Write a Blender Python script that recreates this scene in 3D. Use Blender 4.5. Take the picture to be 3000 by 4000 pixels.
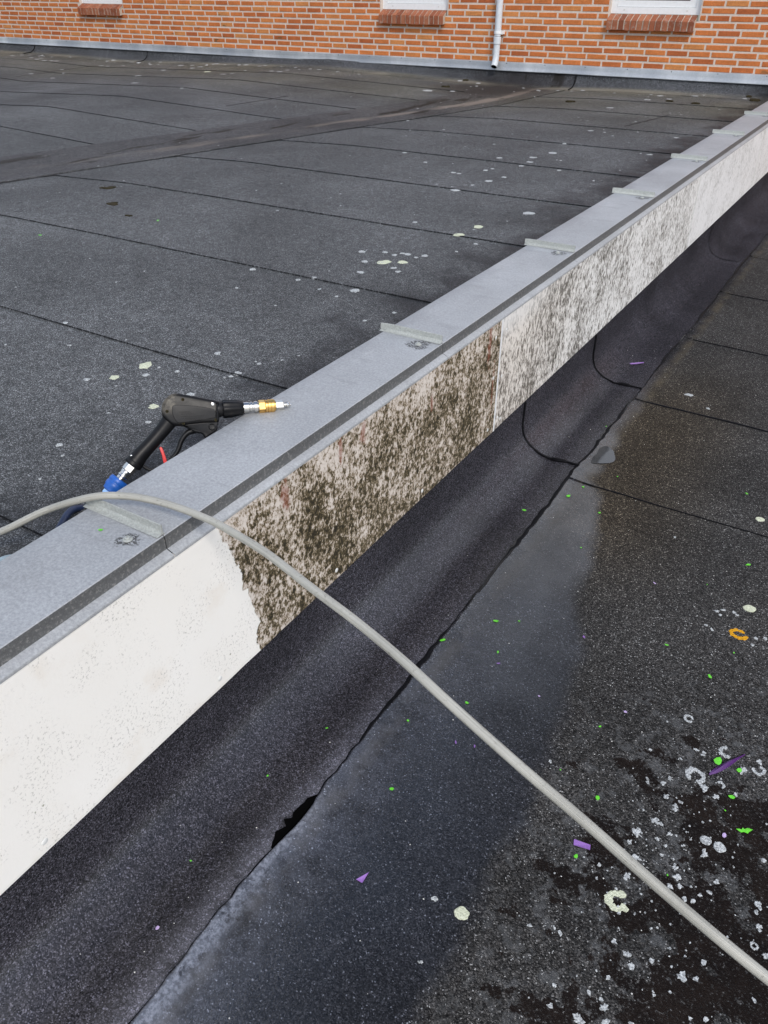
import bpy, bmesh, math, random
from mathutils import Vector, Matrix, noise
random.seed(11)
R_ = math.radians
scene = bpy.context.scene
for o in list(bpy.data.objects):
    bpy.data.objects.remove(o, do_unlink=True)
COL = scene.collection

# ---------------------------------------------------------------- camera
cam_data = bpy.data.cameras.new('camera')
cam = bpy.data.objects.new('camera', cam_data)
COL.objects.link(cam)
cam.location = (1.0747, -1.2854, 0.9461)
cam.rotation_euler = (0.97528, 0.00113, 0.55495)
cam_data.sensor_fit = 'VERTICAL'
cam_data.sensor_height = 36.0
cam_data.sensor_width = 27.0
cam_data.lens = 27.72
cam_data.clip_start = 0.02
cam_data.clip_end = 500
scene.camera = cam

# ---------------------------------------------------------------- sky, sun, exposure
SUN_DIR = Vector((0.62, -0.55, 0.86)).normalized()
world = bpy.data.worlds.new('World')
scene.world = world
world.use_nodes = True
wt = world.node_tree
wt.nodes.clear()
w_out = wt.nodes.new('ShaderNodeOutputWorld')
w_bg = wt.nodes.new('ShaderNodeBackground')
w_sky = wt.nodes.new('ShaderNodeTexSky')
w_sky.sky_type = 'NISHITA'
w_sky.sun_disc = False
w_sky.sun_elevation = math.asin(SUN_DIR.z)
w_sky.sun_rotation = math.atan2(SUN_DIR.x, SUN_DIR.y)
w_sky.air_density = 1.0
w_sky.dust_density = 1.5
w_tc = wt.nodes.new('ShaderNodeTexCoord')
w_noise = wt.nodes.new('ShaderNodeTexNoise')
w_noise.inputs['Scale'].default_value = 1.5
w_noise.inputs['Detail'].default_value = 6
w_noise.inputs['Roughness'].default_value = 0.55
w_ramp = wt.nodes.new('ShaderNodeValToRGB')
w_ramp.color_ramp.elements[0].position = 0.40
w_ramp.color_ramp.elements[1].position = 0.64
w_mix = wt.nodes.new('ShaderNodeMix')
w_mix.data_type = 'RGBA'
w_mix.inputs[7].default_value = (9.2, 9.6, 10.4, 1)
wt.links.new(w_tc.outputs['Generated'], w_noise.inputs['Vector'])
wt.links.new(w_noise.outputs['Fac'], w_ramp.inputs['Fac'])
w_sep = wt.nodes.new('ShaderNodeSeparateXYZ')
w_up = wt.nodes.new('ShaderNodeMapRange')
w_up.inputs['From Min'].default_value = 0.0
w_up.inputs['From Max'].default_value = 0.12
w_mul = wt.nodes.new('ShaderNodeMath')
w_mul.operation = 'MULTIPLY'
wt.links.new(w_tc.outputs['Generated'], w_sep.inputs[0])
wt.links.new(w_sep.outputs[2], w_up.inputs['Value'])
wt.links.new(w_ramp.outputs['Color'], w_mul.inputs[0])
wt.links.new(w_up.outputs['Result'], w_mul.inputs[1])
wt.links.new(w_mul.outputs[0], w_mix.inputs[0])
wt.links.new(w_sky.outputs['Color'], w_mix.inputs[6])
wt.links.new(w_mix.outputs[2], w_bg.inputs['Color'])
w_bg.inputs['Strength'].default_value = 0.13
wt.links.new(w_bg.outputs['Background'], w_out.inputs['Surface'])

sun_data = bpy.data.lights.new('sun', 'SUN')
sun_data.energy = 1.4
sun_data.angle = R_(14)
sun_data.color = (1.0, 0.95, 0.88)
sun = bpy.data.objects.new('sun', sun_data)
COL.objects.link(sun)
sun.location = (6, -6, 9)
sun.rotation_euler = (-SUN_DIR).to_track_quat('-Z', 'Y').to_euler()

scene.render.engine = 'CYCLES'
scene.cycles.max_bounces = 5
scene.cycles.diffuse_bounces = 2
scene.cycles.glossy_bounces = 3
scene.cycles.use_adaptive_sampling = True
scene.cycles.adaptive_threshold = 0.02
scene.view_settings.view_transform = 'Standard'
scene.view_settings.look = 'None'
scene.view_settings.gamma = 1
scene.view_settings.exposure = 0.45
scene.view_settings.use_curve_mapping = False

# ---------------------------------------------------------------- helpers
def obj(name, verts, faces, mat=None, parent=None, smooth=False, mats=None, fmat=None):
    me = bpy.data.meshes.new(name)
    me.from_pydata([tuple(v) for v in verts], [], faces)
    if mats:
        for m in mats:
            me.materials.append(m)
        if fmat:
            for p, i in zip(me.polygons, fmat):
                p.material_index = i
    elif mat:
        me.materials.append(mat)
    if smooth:
        for p in me.polygons:
            p.use_smooth = True
    me.update()
    o = bpy.data.objects.new(name, me)
    COL.objects.link(o)
    if parent:
        o.parent = parent
    return o

def empty(name, loc=(0, 0, 0)):
    o = bpy.data.objects.new(name, None)
    o.empty_display_size = 0.05
    o.location = loc
    COL.objects.link(o)
    return o

def tag(o, label=None, cat=None, group=None, kind=None):
    if label: o['label'] = label
    if cat: o['category'] = cat
    if group: o['group'] = group
    if kind: o['kind'] = kind
    return o

def place(child, parent, world=True):
    """parent keeping world-space mesh data (parent empties sit at their base)"""
    child.parent = parent
    child.matrix_parent_inverse = Matrix.Translation(-Vector(parent.location)) if world else Matrix()
    return child

class MB:
    def __init__(self): self.v, self.f, self.m = [], [], []
    def add(self, vs, fs, mi=0):
        b = len(self.v); self.v += [tuple(v) for v in vs]
        self.f += [tuple(i + b for i in f) for f in fs]; self.m += [mi] * len(fs)
    def box(self, x0, x1, y0, y1, z0, z1, mi=0):
        self.add([(x0,y0,z0),(x1,y0,z0),(x1,y1,z0),(x0,y1,z0),(x0,y0,z1),(x1,y0,z1),(x1,y1,z1),(x0,y1,z1)],
                 [(0,3,2,1),(4,5,6,7),(0,1,5,4),(1,2,6,5),(2,3,7,6),(3,0,4,7)], mi)
    def build(self, name, mat, parent=None, smooth=False, mats=None):
        return obj(name, self.v, self.f, mat, parent, smooth, mats, self.m if mats else None)

def grid(mb, rows, mi=0, flip=False):
    """rows: list of equal length point lists"""
    n = len(rows[0]); vs = [p for r in rows for p in r]; fs = []
    for i in range(len(rows) - 1):
        for j in range(n - 1):
            q = (i*n+j, i*n+j+1, (i+1)*n+j+1, (i+1)*n+j)
            fs.append(q[::-1] if flip else q)
    mb.add(vs, fs, mi)

def catmull(pts, n, closed=False):
    out = []; P = [Vector(p) for p in pts]; m = len(P)
    for i in range(m if closed else m - 1):
        if closed: a, b, c, d = P[(i-1) % m], P[i], P[(i+1) % m], P[(i+2) % m]
        else: a, b, c, d = P[max(i-1, 0)], P[i], P[i+1], P[min(i+2, m-1)]
        for k in range(n):
            t = k / n
            out.append(0.5*((2*b) + (c-a)*t + (2*a-5*b+4*c-d)*t*t + (3*b-a-3*c+d)*t**3))
    if not closed: out.append(P[-1])
    return out

def tube_obj(name, path, rad, mat, parent=None, seg=14, caps=True, squash=None):
    """tube along path; rad number or list; UV u round, v along in metres"""
    n = len(path); path = [Vector(p) for p in path]
    rs = rad if isinstance(rad, (list, tuple)) else [rad]*n
    T = [(path[min(i+1, n-1)] - path[max(i-1, 0)]).normalized() for i in range(n)]
    up = Vector((0, 0, 1)) if abs(T[0].z) < .9 else Vector((1, 0, 0))
    N = (up - T[0]*up.dot(T[0])).normalized()
    vs, fs, L = [], [], 0.0; ls = []
    for i in range(n):
        N = (N - T[i]*N.dot(T[i])).normalized(); B = T[i].cross(N)
        if i: L += (path[i]-path[i-1]).length
        ls.append(L)
        for k in range(seg):
            a = 2*math.pi*k/seg
            vs.append(path[i] + (N*math.cos(a) + B*math.sin(a))*rs[i])
    uvs = []
    for i in range(n-1):
        for k in range(seg):
            fs.append((i*seg+k, i*seg+(k+1) % seg, (i+1)*seg+(k+1) % seg, (i+1)*seg+k))
            uvs += [(k/seg, ls[i]), ((k+1)/seg, ls[i]), ((k+1)/seg, ls[i+1]), (k/seg, ls[i+1])]
    if caps:
        fs.append(tuple(range(seg))[::-1]); uvs += [(0, 0)]*seg
        fs.append(tuple((n-1)*seg+k for k in range(seg))); uvs += [(0, 0)]*seg
    o = obj(name, vs, fs, mat, parent, True)
    uv = o.data.uv_layers.new(name='uv')
    for i, c in enumerate(uvs): uv.data[i].uv = c
    return o

def lathe(name, prof, org, axis, mat, parent=None, seg=24, smooth=True, flute=None, phase=0.0):
    """prof: (distance along axis, radius); seg=6 gives a hexagon"""
    org = Vector(org); ax = Vector(axis).normalized()
    up = Vector((0, 0, 1)) if abs(ax.z) < .9 else Vector((1, 0, 0))
    N = (up - ax*up.dot(ax)).normalized(); B = ax.cross(N)
    vs, fs = [], []
    for d, r in prof:
        for k in range(seg):
            a = 2*math.pi*(k+phase)/seg
            rr = r*(flute(k) if flute else 1)
            vs.append(org + ax*d + (N*math.cos(a)+B*math.sin(a))*rr)
    n = len(prof)
    for i in range(n-1):
        for k in range(seg):
            fs.append((i*seg+k, i*seg+(k+1) % seg, (i+1)*seg+(k+1) % seg, (i+1)*seg+k))
    fs.append(tuple(range(seg))[::-1]); fs.append(tuple((n-1)*seg+k for k in range(seg)))
    o = obj(name, vs, fs, mat, parent, False)
    if smooth:
        for p in o.data.polygons: p.use_smooth = len(p.vertices) == 4
        o.data.set_sharp_from_angle(angle=R_(38)) if hasattr(o.data, 'set_sharp_from_angle') else None
    return o

def nz(x, y, z=0.0): return noise.noise(Vector((x, y, z)))

# ---------------------------------------------------------------- material helpers
class NT:
    def __init__(self, name):
        self.mat = bpy.data.materials.new(name); self.mat.use_nodes = True
        self.t = self.mat.node_tree
        self.b = self.t.nodes['Principled BSDF']
        self.geo = self.t.nodes.new('ShaderNodeNewGeometry')
        self.P = self.geo.outputs['Position']
        s = self.t.nodes.new('ShaderNodeSeparateXYZ'); self.t.links.new(self.P, s.inputs[0])
        self.x, self.y, self.z = s.outputs
    def set(self, sock, v):
        if v is None: return
        if hasattr(v, 'is_linked') or isinstance(v, bpy.types.NodeSocket): self.t.links.new(v, sock)
        elif sock.type == 'RGBA' and not isinstance(v, (int, float)): sock.default_value = tuple(v)[:3] + (1,)
        else: sock.default_value = v
    def m(self, op, a, b=None, c=None, clamp=False):
        n = self.t.nodes.new('ShaderNodeMath'); n.operation = op; n.use_clamp = clamp
        self.set(n.inputs[0], a); self.set(n.inputs[1], b); self.set(n.inputs[2], c)
        return n.outputs[0]
    def mix(self, f, a, b, blend='MIX'):
        n = self.t.nodes.new('ShaderNodeMix'); n.data_type = 'RGBA'; n.blend_type = blend
        self.set(n.inputs[0], f); self.set(n.inputs[6], a); self.set(n.inputs[7], b)
        return n.outputs[2]
    def mixf(self, f, a, b):
        n = self.t.nodes.new('ShaderNodeMix'); n.data_type = 'FLOAT'
        self.set(n.inputs[0], f); self.set(n.inputs[2], a); self.set(n.inputs[3], b)
        return n.outputs[0]
    def noise(self, scale, detail=3, rough=.55, vec=None, stretch=None, dist=0.0):
        v = vec or self.P
        if stretch:
            mp = self.t.nodes.new('ShaderNodeMapping'); mp.inputs['Scale'].default_value = stretch
            self.t.links.new(v, mp.inputs['Vector']); v = mp.outputs[0]
        n = self.t.nodes.new('ShaderNodeTexNoise')
        n.inputs['Scale'].default_value = scale; n.inputs['Detail'].default_value = detail
        n.inputs['Roughness'].default_value = rough; n.inputs['Distortion'].default_value = dist
        self.t.links.new(v, n.inputs['Vector'])
        return n.outputs['Fac']
    def voro(self, scale, feature='F1', out='Color', vec=None, rnd=1.0):
        n = self.t.nodes.new('ShaderNodeTexVoronoi'); n.feature = feature
        n.inputs['Scale'].default_value = scale; n.inputs['Randomness'].default_value = rnd
        self.t.links.new(vec or self.P, n.inputs['Vector'])
        return n.outputs[out]
    def ramp(self, f, stops, interp='LINEAR'):
        n = self.t.nodes.new('ShaderNodeValToRGB'); cr = n.color_ramp; cr.interpolation = interp
        while len(cr.elements) < len(stops): cr.elements.new(0.5)
        for e, (p, c) in zip(cr.elements, stops):
            e.position = p
            e.color = (c, c, c, 1) if isinstance(c, (int, float)) else tuple(c)[:3] + (1,)
        self.set(n.inputs[0], f)
        return n.outputs['Color']
    def step(self, v, lo, hi):
        n = self.t.nodes.new('ShaderNodeMapRange'); n.interpolation_type = 'SMOOTHSTEP'
        self.set(n.inputs['Value'], v); self.set(n.inputs['From Min'], lo); self.set(n.inputs['From Max'], hi)
        return n.outputs['Result']
    def bump(self, h, strength=.4, dist=.002, nrm=None):
        n = self.t.nodes.new('ShaderNodeBump'); self.set(n.inputs['Strength'], strength)
        n.inputs['Distance'].default_value = dist
        self.set(n.inputs['Height'], h)
        if nrm: self.t.links.new(nrm, n.inputs['Normal'])
        return n.outputs[0]
    def attr(self, name):
        n = self.t.nodes.new('ShaderNodeAttribute'); n.attribute_name = name
        return n.outputs['Fac']
    def uv(self):
        n = self.t.nodes.new('ShaderNodeTexCoord'); return n.outputs['UV']
    def out(self, color=None, rough=None, metal=None, normal=None, spec=None, **kw):
        I = self.b.inputs
        self.set(I['Base Color'], color); self.set(I['Roughness'], rough); self.set(I['Metallic'], metal)
        if normal: self.t.links.new(normal, I['Normal'])
        if spec is not None: self.set(I['Specular IOR Level'], spec)
        for k, v in kw.items(): self.set(I[k], v)
        return self.mat

def granules(n, lo, mid, hi, scale=420, flat=True):
    """mineral granule colour of slated bitumen felt"""
    vn_ = n.t.nodes.new('ShaderNodeTexVoronoi'); vn_.inputs['Scale'].default_value = scale
    if flat: vn_.voronoi_dimensions = '2D'
    n.t.links.new(n.P, vn_.inputs['Vector']); v = vn_.outputs['Color']
    s = n.t.nodes.new('ShaderNodeSeparateColor'); n.t.links.new(v, s.inputs[0])
    col = n.ramp(s.outputs[0], [(0, lo), (.42, [c*.75 for c in mid]), (.75, [c*1.5 for c in mid]), (.93, [c*3.0 for c in mid]), (.98, [c*4.5 for c in mid]), (.993, hi), (1, hi)])
    return col, n.m('SUBTRACT', 1.0, vn_.outputs['Distance'])

def mat_upper():
    n = NT('bitumen_felt_upper')
    g, gh = granules(n, (.030,.0308,.0315), (.068,.0700,.0720), (.33,.33,.33), 420)
    tone = n.noise(1.1, 3, .6)
    g = n.mix(1, g, n.ramp(tone, [(.3, .72), (.7, 1.3)]), 'MULTIPLY')
    fine = n.noise(30, 3, .7)
    g = n.mix(1, g, n.ramp(fine, [(.28, .70), (.72, 1.30)]), 'MULTIPLY')
    # olive growth toward the brick wall
    ol = n.m('MULTIPLY', n.m('MULTIPLY', n.step(n.y, 5.2, 8.4), n.step(n.y, 8.86, 8.74)), n.ramp(n.noise(.9, 4), [(.35, .25), (.65, 1)]))
    g = n.mix(n.m('MULTIPLY', ol, .6), g, n.mix(1, g, (1.25, 1.16, .78), 'MULTIPLY'))
    # damp dark band against the parapet
    dn = n.noise(5, 3, .6)
    damp = n.step(n.m('ADD', n.x, n.m('MULTIPLY', dn, .9)), -.20, .12)
    # valley: sediment and stains, centre line xv(y)
    xv = n.m('MINIMUM', n.m('ADD', n.m('MULTIPLY', n.y, .23), -4.73), n.m('ADD', n.m('MULTIPLY', n.y, .06), -3.54))
    d = n.m('SUBTRACT', n.x, xv)
    vn = n.noise(1.6, 5, .6, stretch=(2.2, .55, 1))
    strip = n.step(n.m('ABSOLUTE', d), .46, .40)
    g = n.mix(n.m('MULTIPLY', strip, .75), g, n.mix(1, g, (.66, .62, .62), 'MULTIPLY'))
    sil = n.m('MULTIPLY', n.step(n.m('ABSOLUTE', n.m('ADD', d, n.m('MULTIPLY', n.m('SUBTRACT', vn, .7), .5))), .13, .02),
              n.step(n.noise(.9, 3), .38, .52))
    g = n.mix(n.m('MULTIPLY', sil, n.mixf(n.step(n.y, 4.5, 7), .5, .85)), g, (.22, .185, .155))
    drk = n.m('MULTIPLY', n.step(n.noise(1.5, 4, .6, stretch=(3.4, .8, 1)), .57, .63), n.step(n.m('ABSOLUTE', d), .40, .22))
    g = n.mix(n.m('MULTIPLY', drk, .85), g, (.018, .014, .010))
    # black streak below the downpipe outlet
    dx = n.m('ADD', n.x, 3.45); dy = n.m('SUBTRACT', n.y, 8.35)
    rr = n.m('SQRT', n.m('ADD', n.m('MULTIPLY', dx, dx), n.m('MULTIPLY', n.m('MULTIPLY', dy, dy), .55)))
    wash = n.step(n.m('ADD', rr, n.m('MULTIPLY', n.noise(3, 3), .6)), 1.15, .55)
    g = n.mix(n.m('MULTIPLY', wash, .8), g, (.022, .019, .019))
    # light dust at the foot of the wall
    dust = n.m('MULTIPLY', n.m('MULTIPLY', n.step(n.y, 8.45, 8.68), n.step(n.y, 8.82, 8.75)), n.step(n.noise(1.3, 4), .45, .65))
    g = n.mix(n.m('MULTIPLY', dust, .45), g, (.26, .24, .19))
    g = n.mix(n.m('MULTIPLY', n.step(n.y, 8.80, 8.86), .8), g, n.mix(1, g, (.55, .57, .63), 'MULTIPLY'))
    wet = n.m('MULTIPLY', damp, .9)
    g = n.mix(wet, g, n.mix(1, g, (.30, .30, .32), 'MULTIPLY'))
    bmp = n.bump(n.m('ADD', gh, n.m('MULTIPLY', fine, .8)), .6, .0016)
    return n.out(g, n.mixf(wet, .78, .6), 0, bmp, .22)

def mat_lower(up=False):
    n = NT('bitumen_felt_upstand' if up else 'bitumen_felt_lower')
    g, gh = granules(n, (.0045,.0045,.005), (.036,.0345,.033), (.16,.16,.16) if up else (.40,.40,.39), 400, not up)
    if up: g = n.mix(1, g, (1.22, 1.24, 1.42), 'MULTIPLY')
    fine = n.noise(110, 3, .65)
    tone = n.noise(2.3, 3, .6)
    g = n.mix(1, g, n.ramp(tone, [(.3, .75), (.7, 1.35)]), 'MULTIPLY')
    g = n.mix(1, g, n.ramp(fine, [(.28, .6), (.72, 1.4)]), 'MULTIPLY')
    wn = n.noise(4.5, 5, .6)
    # how far out from the parapet the felt is wet, as a function of y
    yy = n.m('DIVIDE', n.m('ADD', n.y, 1.5), 6.0)
    xw = n.ramp(yy, [(0, .80), (.16, .76), (.28, .715), (.325, .66), (.41, .53), (.485, .40), (.495, .34), (.56, .34), (.65, .31), (1, .30)])
    ed = n.m('SUBTRACT', n.m('ADD', xw, n.m('MULTIPLY', n.m('SUBTRACT', wn, .5), .16)), n.x)
    wet = n.step(ed, -.035, .035)
    # brown algae film on the dry felt just outside the wet edge
    br = n.m('MULTIPLY', n.m('MULTIPLY', n.step(n.x, .95, .45), n.step(n.x, .28, .34)), n.m('MULTIPLY', n.step(n.y, .6, 1.3), n.step(n.y, 3.2, 2.0)))
    g = n.mix(n.m('MULTIPLY', br, .75), g, n.mix(1, g, (1.25, 1.02, .70), 'MULTIPLY'))
    # silt line beside the lap
    sl = n.m('MULTIPLY', n.step(n.m('ABSOLUTE', n.m('SUBTRACT', n.x, .325)), .038, .004), n.step(n.noise(6, 5, .7), .38, .6))
    g = n.mix(n.m('MULTIPLY', sl, .5), g, (.10, .082, .055))
    # pale slurry along the lifted lap edge, plus wet sheen painted into the colour
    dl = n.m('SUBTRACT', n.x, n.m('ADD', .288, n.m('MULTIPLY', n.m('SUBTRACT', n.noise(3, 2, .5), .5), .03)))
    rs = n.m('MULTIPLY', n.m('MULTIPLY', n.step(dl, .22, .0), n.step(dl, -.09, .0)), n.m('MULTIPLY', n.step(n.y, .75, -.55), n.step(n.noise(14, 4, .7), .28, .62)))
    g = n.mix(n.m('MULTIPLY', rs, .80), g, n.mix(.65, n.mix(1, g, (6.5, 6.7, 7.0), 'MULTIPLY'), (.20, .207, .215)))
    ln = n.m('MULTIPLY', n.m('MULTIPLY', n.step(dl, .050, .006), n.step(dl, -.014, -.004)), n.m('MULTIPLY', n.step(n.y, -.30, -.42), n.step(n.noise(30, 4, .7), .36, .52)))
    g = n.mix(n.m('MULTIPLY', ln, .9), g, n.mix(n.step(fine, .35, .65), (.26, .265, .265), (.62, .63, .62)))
    if not up:
        # black crust (moss) patches at the dry corner
        dx = n.m('SUBTRACT', n.x, 1.28); dy = n.m('ADD', n.y, .16)
        rr = n.m('SQRT', n.m('ADD', n.m('MULTIPLY', dx, dx), n.m('MULTIPLY', n.m('MULTIPLY', dy, dy), .42)))
        cr = n.m('SUBTRACT', n.noise(9, 5, .62), n.m('MULTIPLY', rr, .52))
        crust = n.step(cr, .365, .392)
        holes = n.step(n.noise(140, 3, .65), .57, .64)
        crust = n.m('MULTIPLY', crust, n.m('SUBTRACT', 1, n.m('MULTIPLY', holes, .8)))
        g = n.mix(n.m('MULTIPLY', crust, .90), g, n.mix(n.noise(14, 3), (.003, .003, .004), (.022, .015, .012)))
        grey = n.m('MULTIPLY', n.step(rr, .75, .35), n.m('SUBTRACT', 1, crust))
        g = n.mix(n.m('MULTIPLY', n.m('MULTIPLY', grey, n.step(n.noise(26, 4, .7), .5, .64)), .35), g, (.17, .175, .18))
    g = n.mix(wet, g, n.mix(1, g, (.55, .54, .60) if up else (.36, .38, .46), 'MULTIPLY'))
    film = n.m('MULTIPLY', wet, n.ramp(n.noise(3.2, 4, .6), [(.3, .5), (.55, 1)]))
    bmp = n.bump(n.m('ADD', gh, n.m('MULTIPLY', fine, 1.0)), n.mixf(film, 1.0, .5), .0018)
    film = n.m('MULTIPLY', film, n.step(n.y, 3.0, 1.8))
    film = n.m('MULTIPLY', film, n.mixf(n.step(n.x, .74, .42), .32, 1.0))
    film = n.m('MULTIPLY', film, .45) if up else film
    cb = n.bump(n.noise(200, 2, .65), .5 if up else .70, .0016)
    return n.out(g, .80, 0, bmp, .10 if up else n.mixf(crust, .11, .02), **{'Coat Weight': film, 'Coat Roughness': .26 if up else .12, 'Coat IOR': 1.75, 'Coat Normal': cb})

def mat_bead_or_shade():
    n = NT('bitumen_bead_or_shade')
    return n.out(n.mix(n.noise(90, 3), (.002,.002,.003), (.010,.010,.012)), .5, 0, n.bump(n.noise(160, 3), .5, .002), .10)

def mat_galv(name, dirty=0.0, tint=(.345,.355,.375)):
    n = NT(name)
    sp = n.noise(190, 4, .7); big = n.noise(3.0, 5, .6); blot = n.noise(28, 5, .65)
    c = n.mix(1, tint, n.ramp(sp, [(.25, .72), (.5, 1.0), (.78, 1.38)]), 'MULTIPLY')
    c = n.mix(1, c, n.ramp(big, [(.3, .88), (.7, 1.12)]), 'MULTIPLY')
    c = n.mix(n.m('MULTIPLY', n.step(blot, .60, .72), .35), c, (.24, .235, .21))
    if dirty:
        c = n.mix(dirty, c, n.mix(n.step(n.noise(120, 4, .7), .50, .68), (.030, .029, .026), (.15, .145, .13)))
    return n.out(c, n.mixf(sp, .5, .68), .12 if not dirty else 0, n.bump(sp, .18, .001), .4)

def mat_coping(seams):
    n = NT('galvanised_coping')
    sp = n.noise(170, 4, .7); big = n.noise(2.4, 5, .6); blot = n.noise(22, 5, .65)
    c = n.mix(1, (.345, .354, .364), n.ramp(sp, [(.25, .74), (.5, 1.0), (.78, 1.36)]), 'MULTIPLY')
    c = n.mix(1, c, n.ramp(big, [(.3, .86), (.7, 1.14)]), 'MULTIPLY')
    c = n.mix(n.m('MULTIPLY', n.step(blot, .62, .75), .3), c, (.22, .215, .20))
    wd = n.m('SUBTRACT', n.noise(30, 3, .6), .5); grit = n.step(n.noise(150, 3, .7), .44, .52)
    # handling scratches and dull runs
    scr = n.step(n.noise(9, 3, .6, stretch=(6, .8, 1)), .66, .70)
    c = n.mix(n.m('MULTIPLY', scr, .25), c, (.50, .51, .52))
    run = n.m('MULTIPLY', n.step(n.noise(7, 4, .65, stretch=(.7, 2.4, 1)), .56, .70), .30)
    c = n.mix(run, c, (.20, .205, .205))
    # grime crust round each fixing screw and a chalky run along each standing seam
    for (sx, sy, k) in seams:
        dx = n.m('SUBTRACT', n.x, sx); dy = n.m('SUBTRACT', n.y, sy)
        rr = n.m('SQRT', n.m('ADD', n.m('MULTIPLY', dx, dx), n.m('MULTIPLY', dy, dy)))
        cr = n.m('MULTIPLY', n.step(n.m('ADD', rr, n.m('MULTIPLY', wd, .06)), .030*k, .020*k), grit)
        c = n.mix(n.m('MULTIPLY', cr, .85), c, (.030, .027, .024))
    return n.out(c, n.mixf(sp, .48, .66), .15, n.bump(n.m('ADD', sp, n.m('MULTIPLY', big, 6)), .14, .001), .4)

def mat_fascia():
    n = NT('fibre_cement_fascia')
    S = (1, 1, .55)
    pit = n.noise(120, 4, .65)
    clean = n.mix(n.noise(5, 4), (.83, .80, .745), (.875, .855, .815))
    clean = n.mix(n.m('MULTIPLY', n.step(n.noise(7, 5, .6), .54, .74), .30), clean, (.70, .61, .50))
    fz = n.noise(150, 4, .72)
    sp = n.m('MULTIPLY', n.step(fz, .55, .63), n.step(n.noise(9, 3, .6), .42, .60))
    clean = n.mix(n.m('MULTIPLY', sp, .62), clean, (.36, .34, .31))
    gsp = n.m('MULTIPLY', n.step(n.noise(26, 2, .5), .76, .78), 1.0)
    clean = n.mix(n.m('MULTIPLY', gsp, .75), clean, (.20, .20, .11))
    # algae-covered stretch
    bl1 = n.noise(60, 6, .70, stretch=(1, 1, .80), dist=.4)
    bl2 = n.noise(170, 5, .70, stretch=(1, 1, .7))
    pat = n.noise(8.5, 3, .6, stretch=(1, 1, .85))
    av = n.m('ADD', n.m('ADD', n.m('MULTIPLY', bl1, .58), n.m('MULTIPLY', bl2, .42)), n.m('MULTIPLY', n.m('SUBTRACT', pat, .5), .27))
    # grow thicker over the middle of the panel and thin out toward the top edge
    av = n.m('ADD', av, n.m('MULTIPLY', n.step(n.z, -.05, -.22), .044))
    alg = n.ramp(av, [(.44, (.66, .595, .535)), (.495, (.49, .42, .355)), (.530, (.24, .185, .115)), (.565, (.075, .058, .028)), (.64, (.020, .016, .009))])
    rn = n.m('SUBTRACT', n.noise(40, 4, .7), .5); red = None
    for ry, rz, ra, rb in ((.308, -.085, .016, .038), (-.041, -.098, .018, .040), (.196, -.085, .009, .045), (1.112, -.12, .014, .075), (1.165, -.30, .006, .10), (.70, -.16, .008, .03)):
        ey_ = n.m('DIVIDE', n.m('SUBTRACT', n.y, ry), ra); ez_ = n.m('DIVIDE', n.m('SUBTRACT', n.z, rz), rb)
        q_ = n.step(n.m('ADD', n.m('SQRT', n.m('ADD', n.m('MULTIPLY', ey_, ey_), n.m('MULTIPLY', ez_, ez_))), n.m('MULTIPLY', rn, 3.0)), 1.2, .5)
        red = q_ if red is None else n.m('MAXIMUM', red, q_)
    alg = n.mix(n.m('MULTIPLY', red, .55), alg, (.24, .060, .034))
    # greyer weathered stretch beyond the joint: streaks fading with distance
    st = n.noise(80, 6, .72, stretch=(1, 1, .52), dist=.3)
    st2 = n.noise(4, 4, .6)
    sv = n.m('ADD', n.m('ADD', st, n.m('MULTIPLY', n.m('SUBTRACT', st2, .5), .34)), n.m('MULTIPLY', n.step(n.y, 1.6, 4.4), -.045))
    wea = n.ramp(sv, [(.42, (.76, .75, .73)), (.485, (.60, .58, .555)), (.53, (.30, .285, .26)), (.60, (.13, .12, .105)), (.70, (.06, .055, .045))])
    warm = n.step(n.y, 2.3, 1.2)
    wea = n.mix(n.m('MULTIPLY', warm, .55), wea, n.mix(1, wea, (.92, .82, .72), 'MULTIPLY'))
    far = n.step(n.y, 4.02, 4.12)
    cl2 = n.ramp(sv, [(.44, (.76, .75, .74)), (.54, (.58, .57, .55)), (.66, (.25, .24, .22))])
    wea = n.mix(far, wea, cl2)
    # rinsed bright rim along the top just past the joint
    rim = n.m('MULTIPLY', n.step(n.z, -.16, -.06), n.step(n.y, 1.9, 1.25))
    wea = n.mix(n.m('MULTIPLY', rim, .7), wea, (.74, .73, .71))
    # jagged washed edge: y along height
    ey = n.ramp(n.m('MULTIPLY', n.z, -2.0), [(.08, .217), (.28, .25), (.42, .274), (.53, .275), (.55, .290), (.64, .296), (.80, .317), (.86, .297), (1, .310)])
    jag = n.m('MULTIPLY', n.m('SUBTRACT', n.noise(42, 4, .6), .5), .035)
    e = n.m('SUBTRACT', n.y, n.m('ADD', n.m('SUBTRACT', ey, .5), jag))
    c = n.mix(n.step(e, -.002, .003), clean, alg)
    c = n.mix(n.step(n.y, 1.207, 1.209), c, wea)
    h = n.m('ADD', n.m('MULTIPLY', pit, .7), n.m('MULTIPLY', bl2, .6))
    return n.out(c, .78, 0, n.bump(h, .35, .0022), .3)

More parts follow.
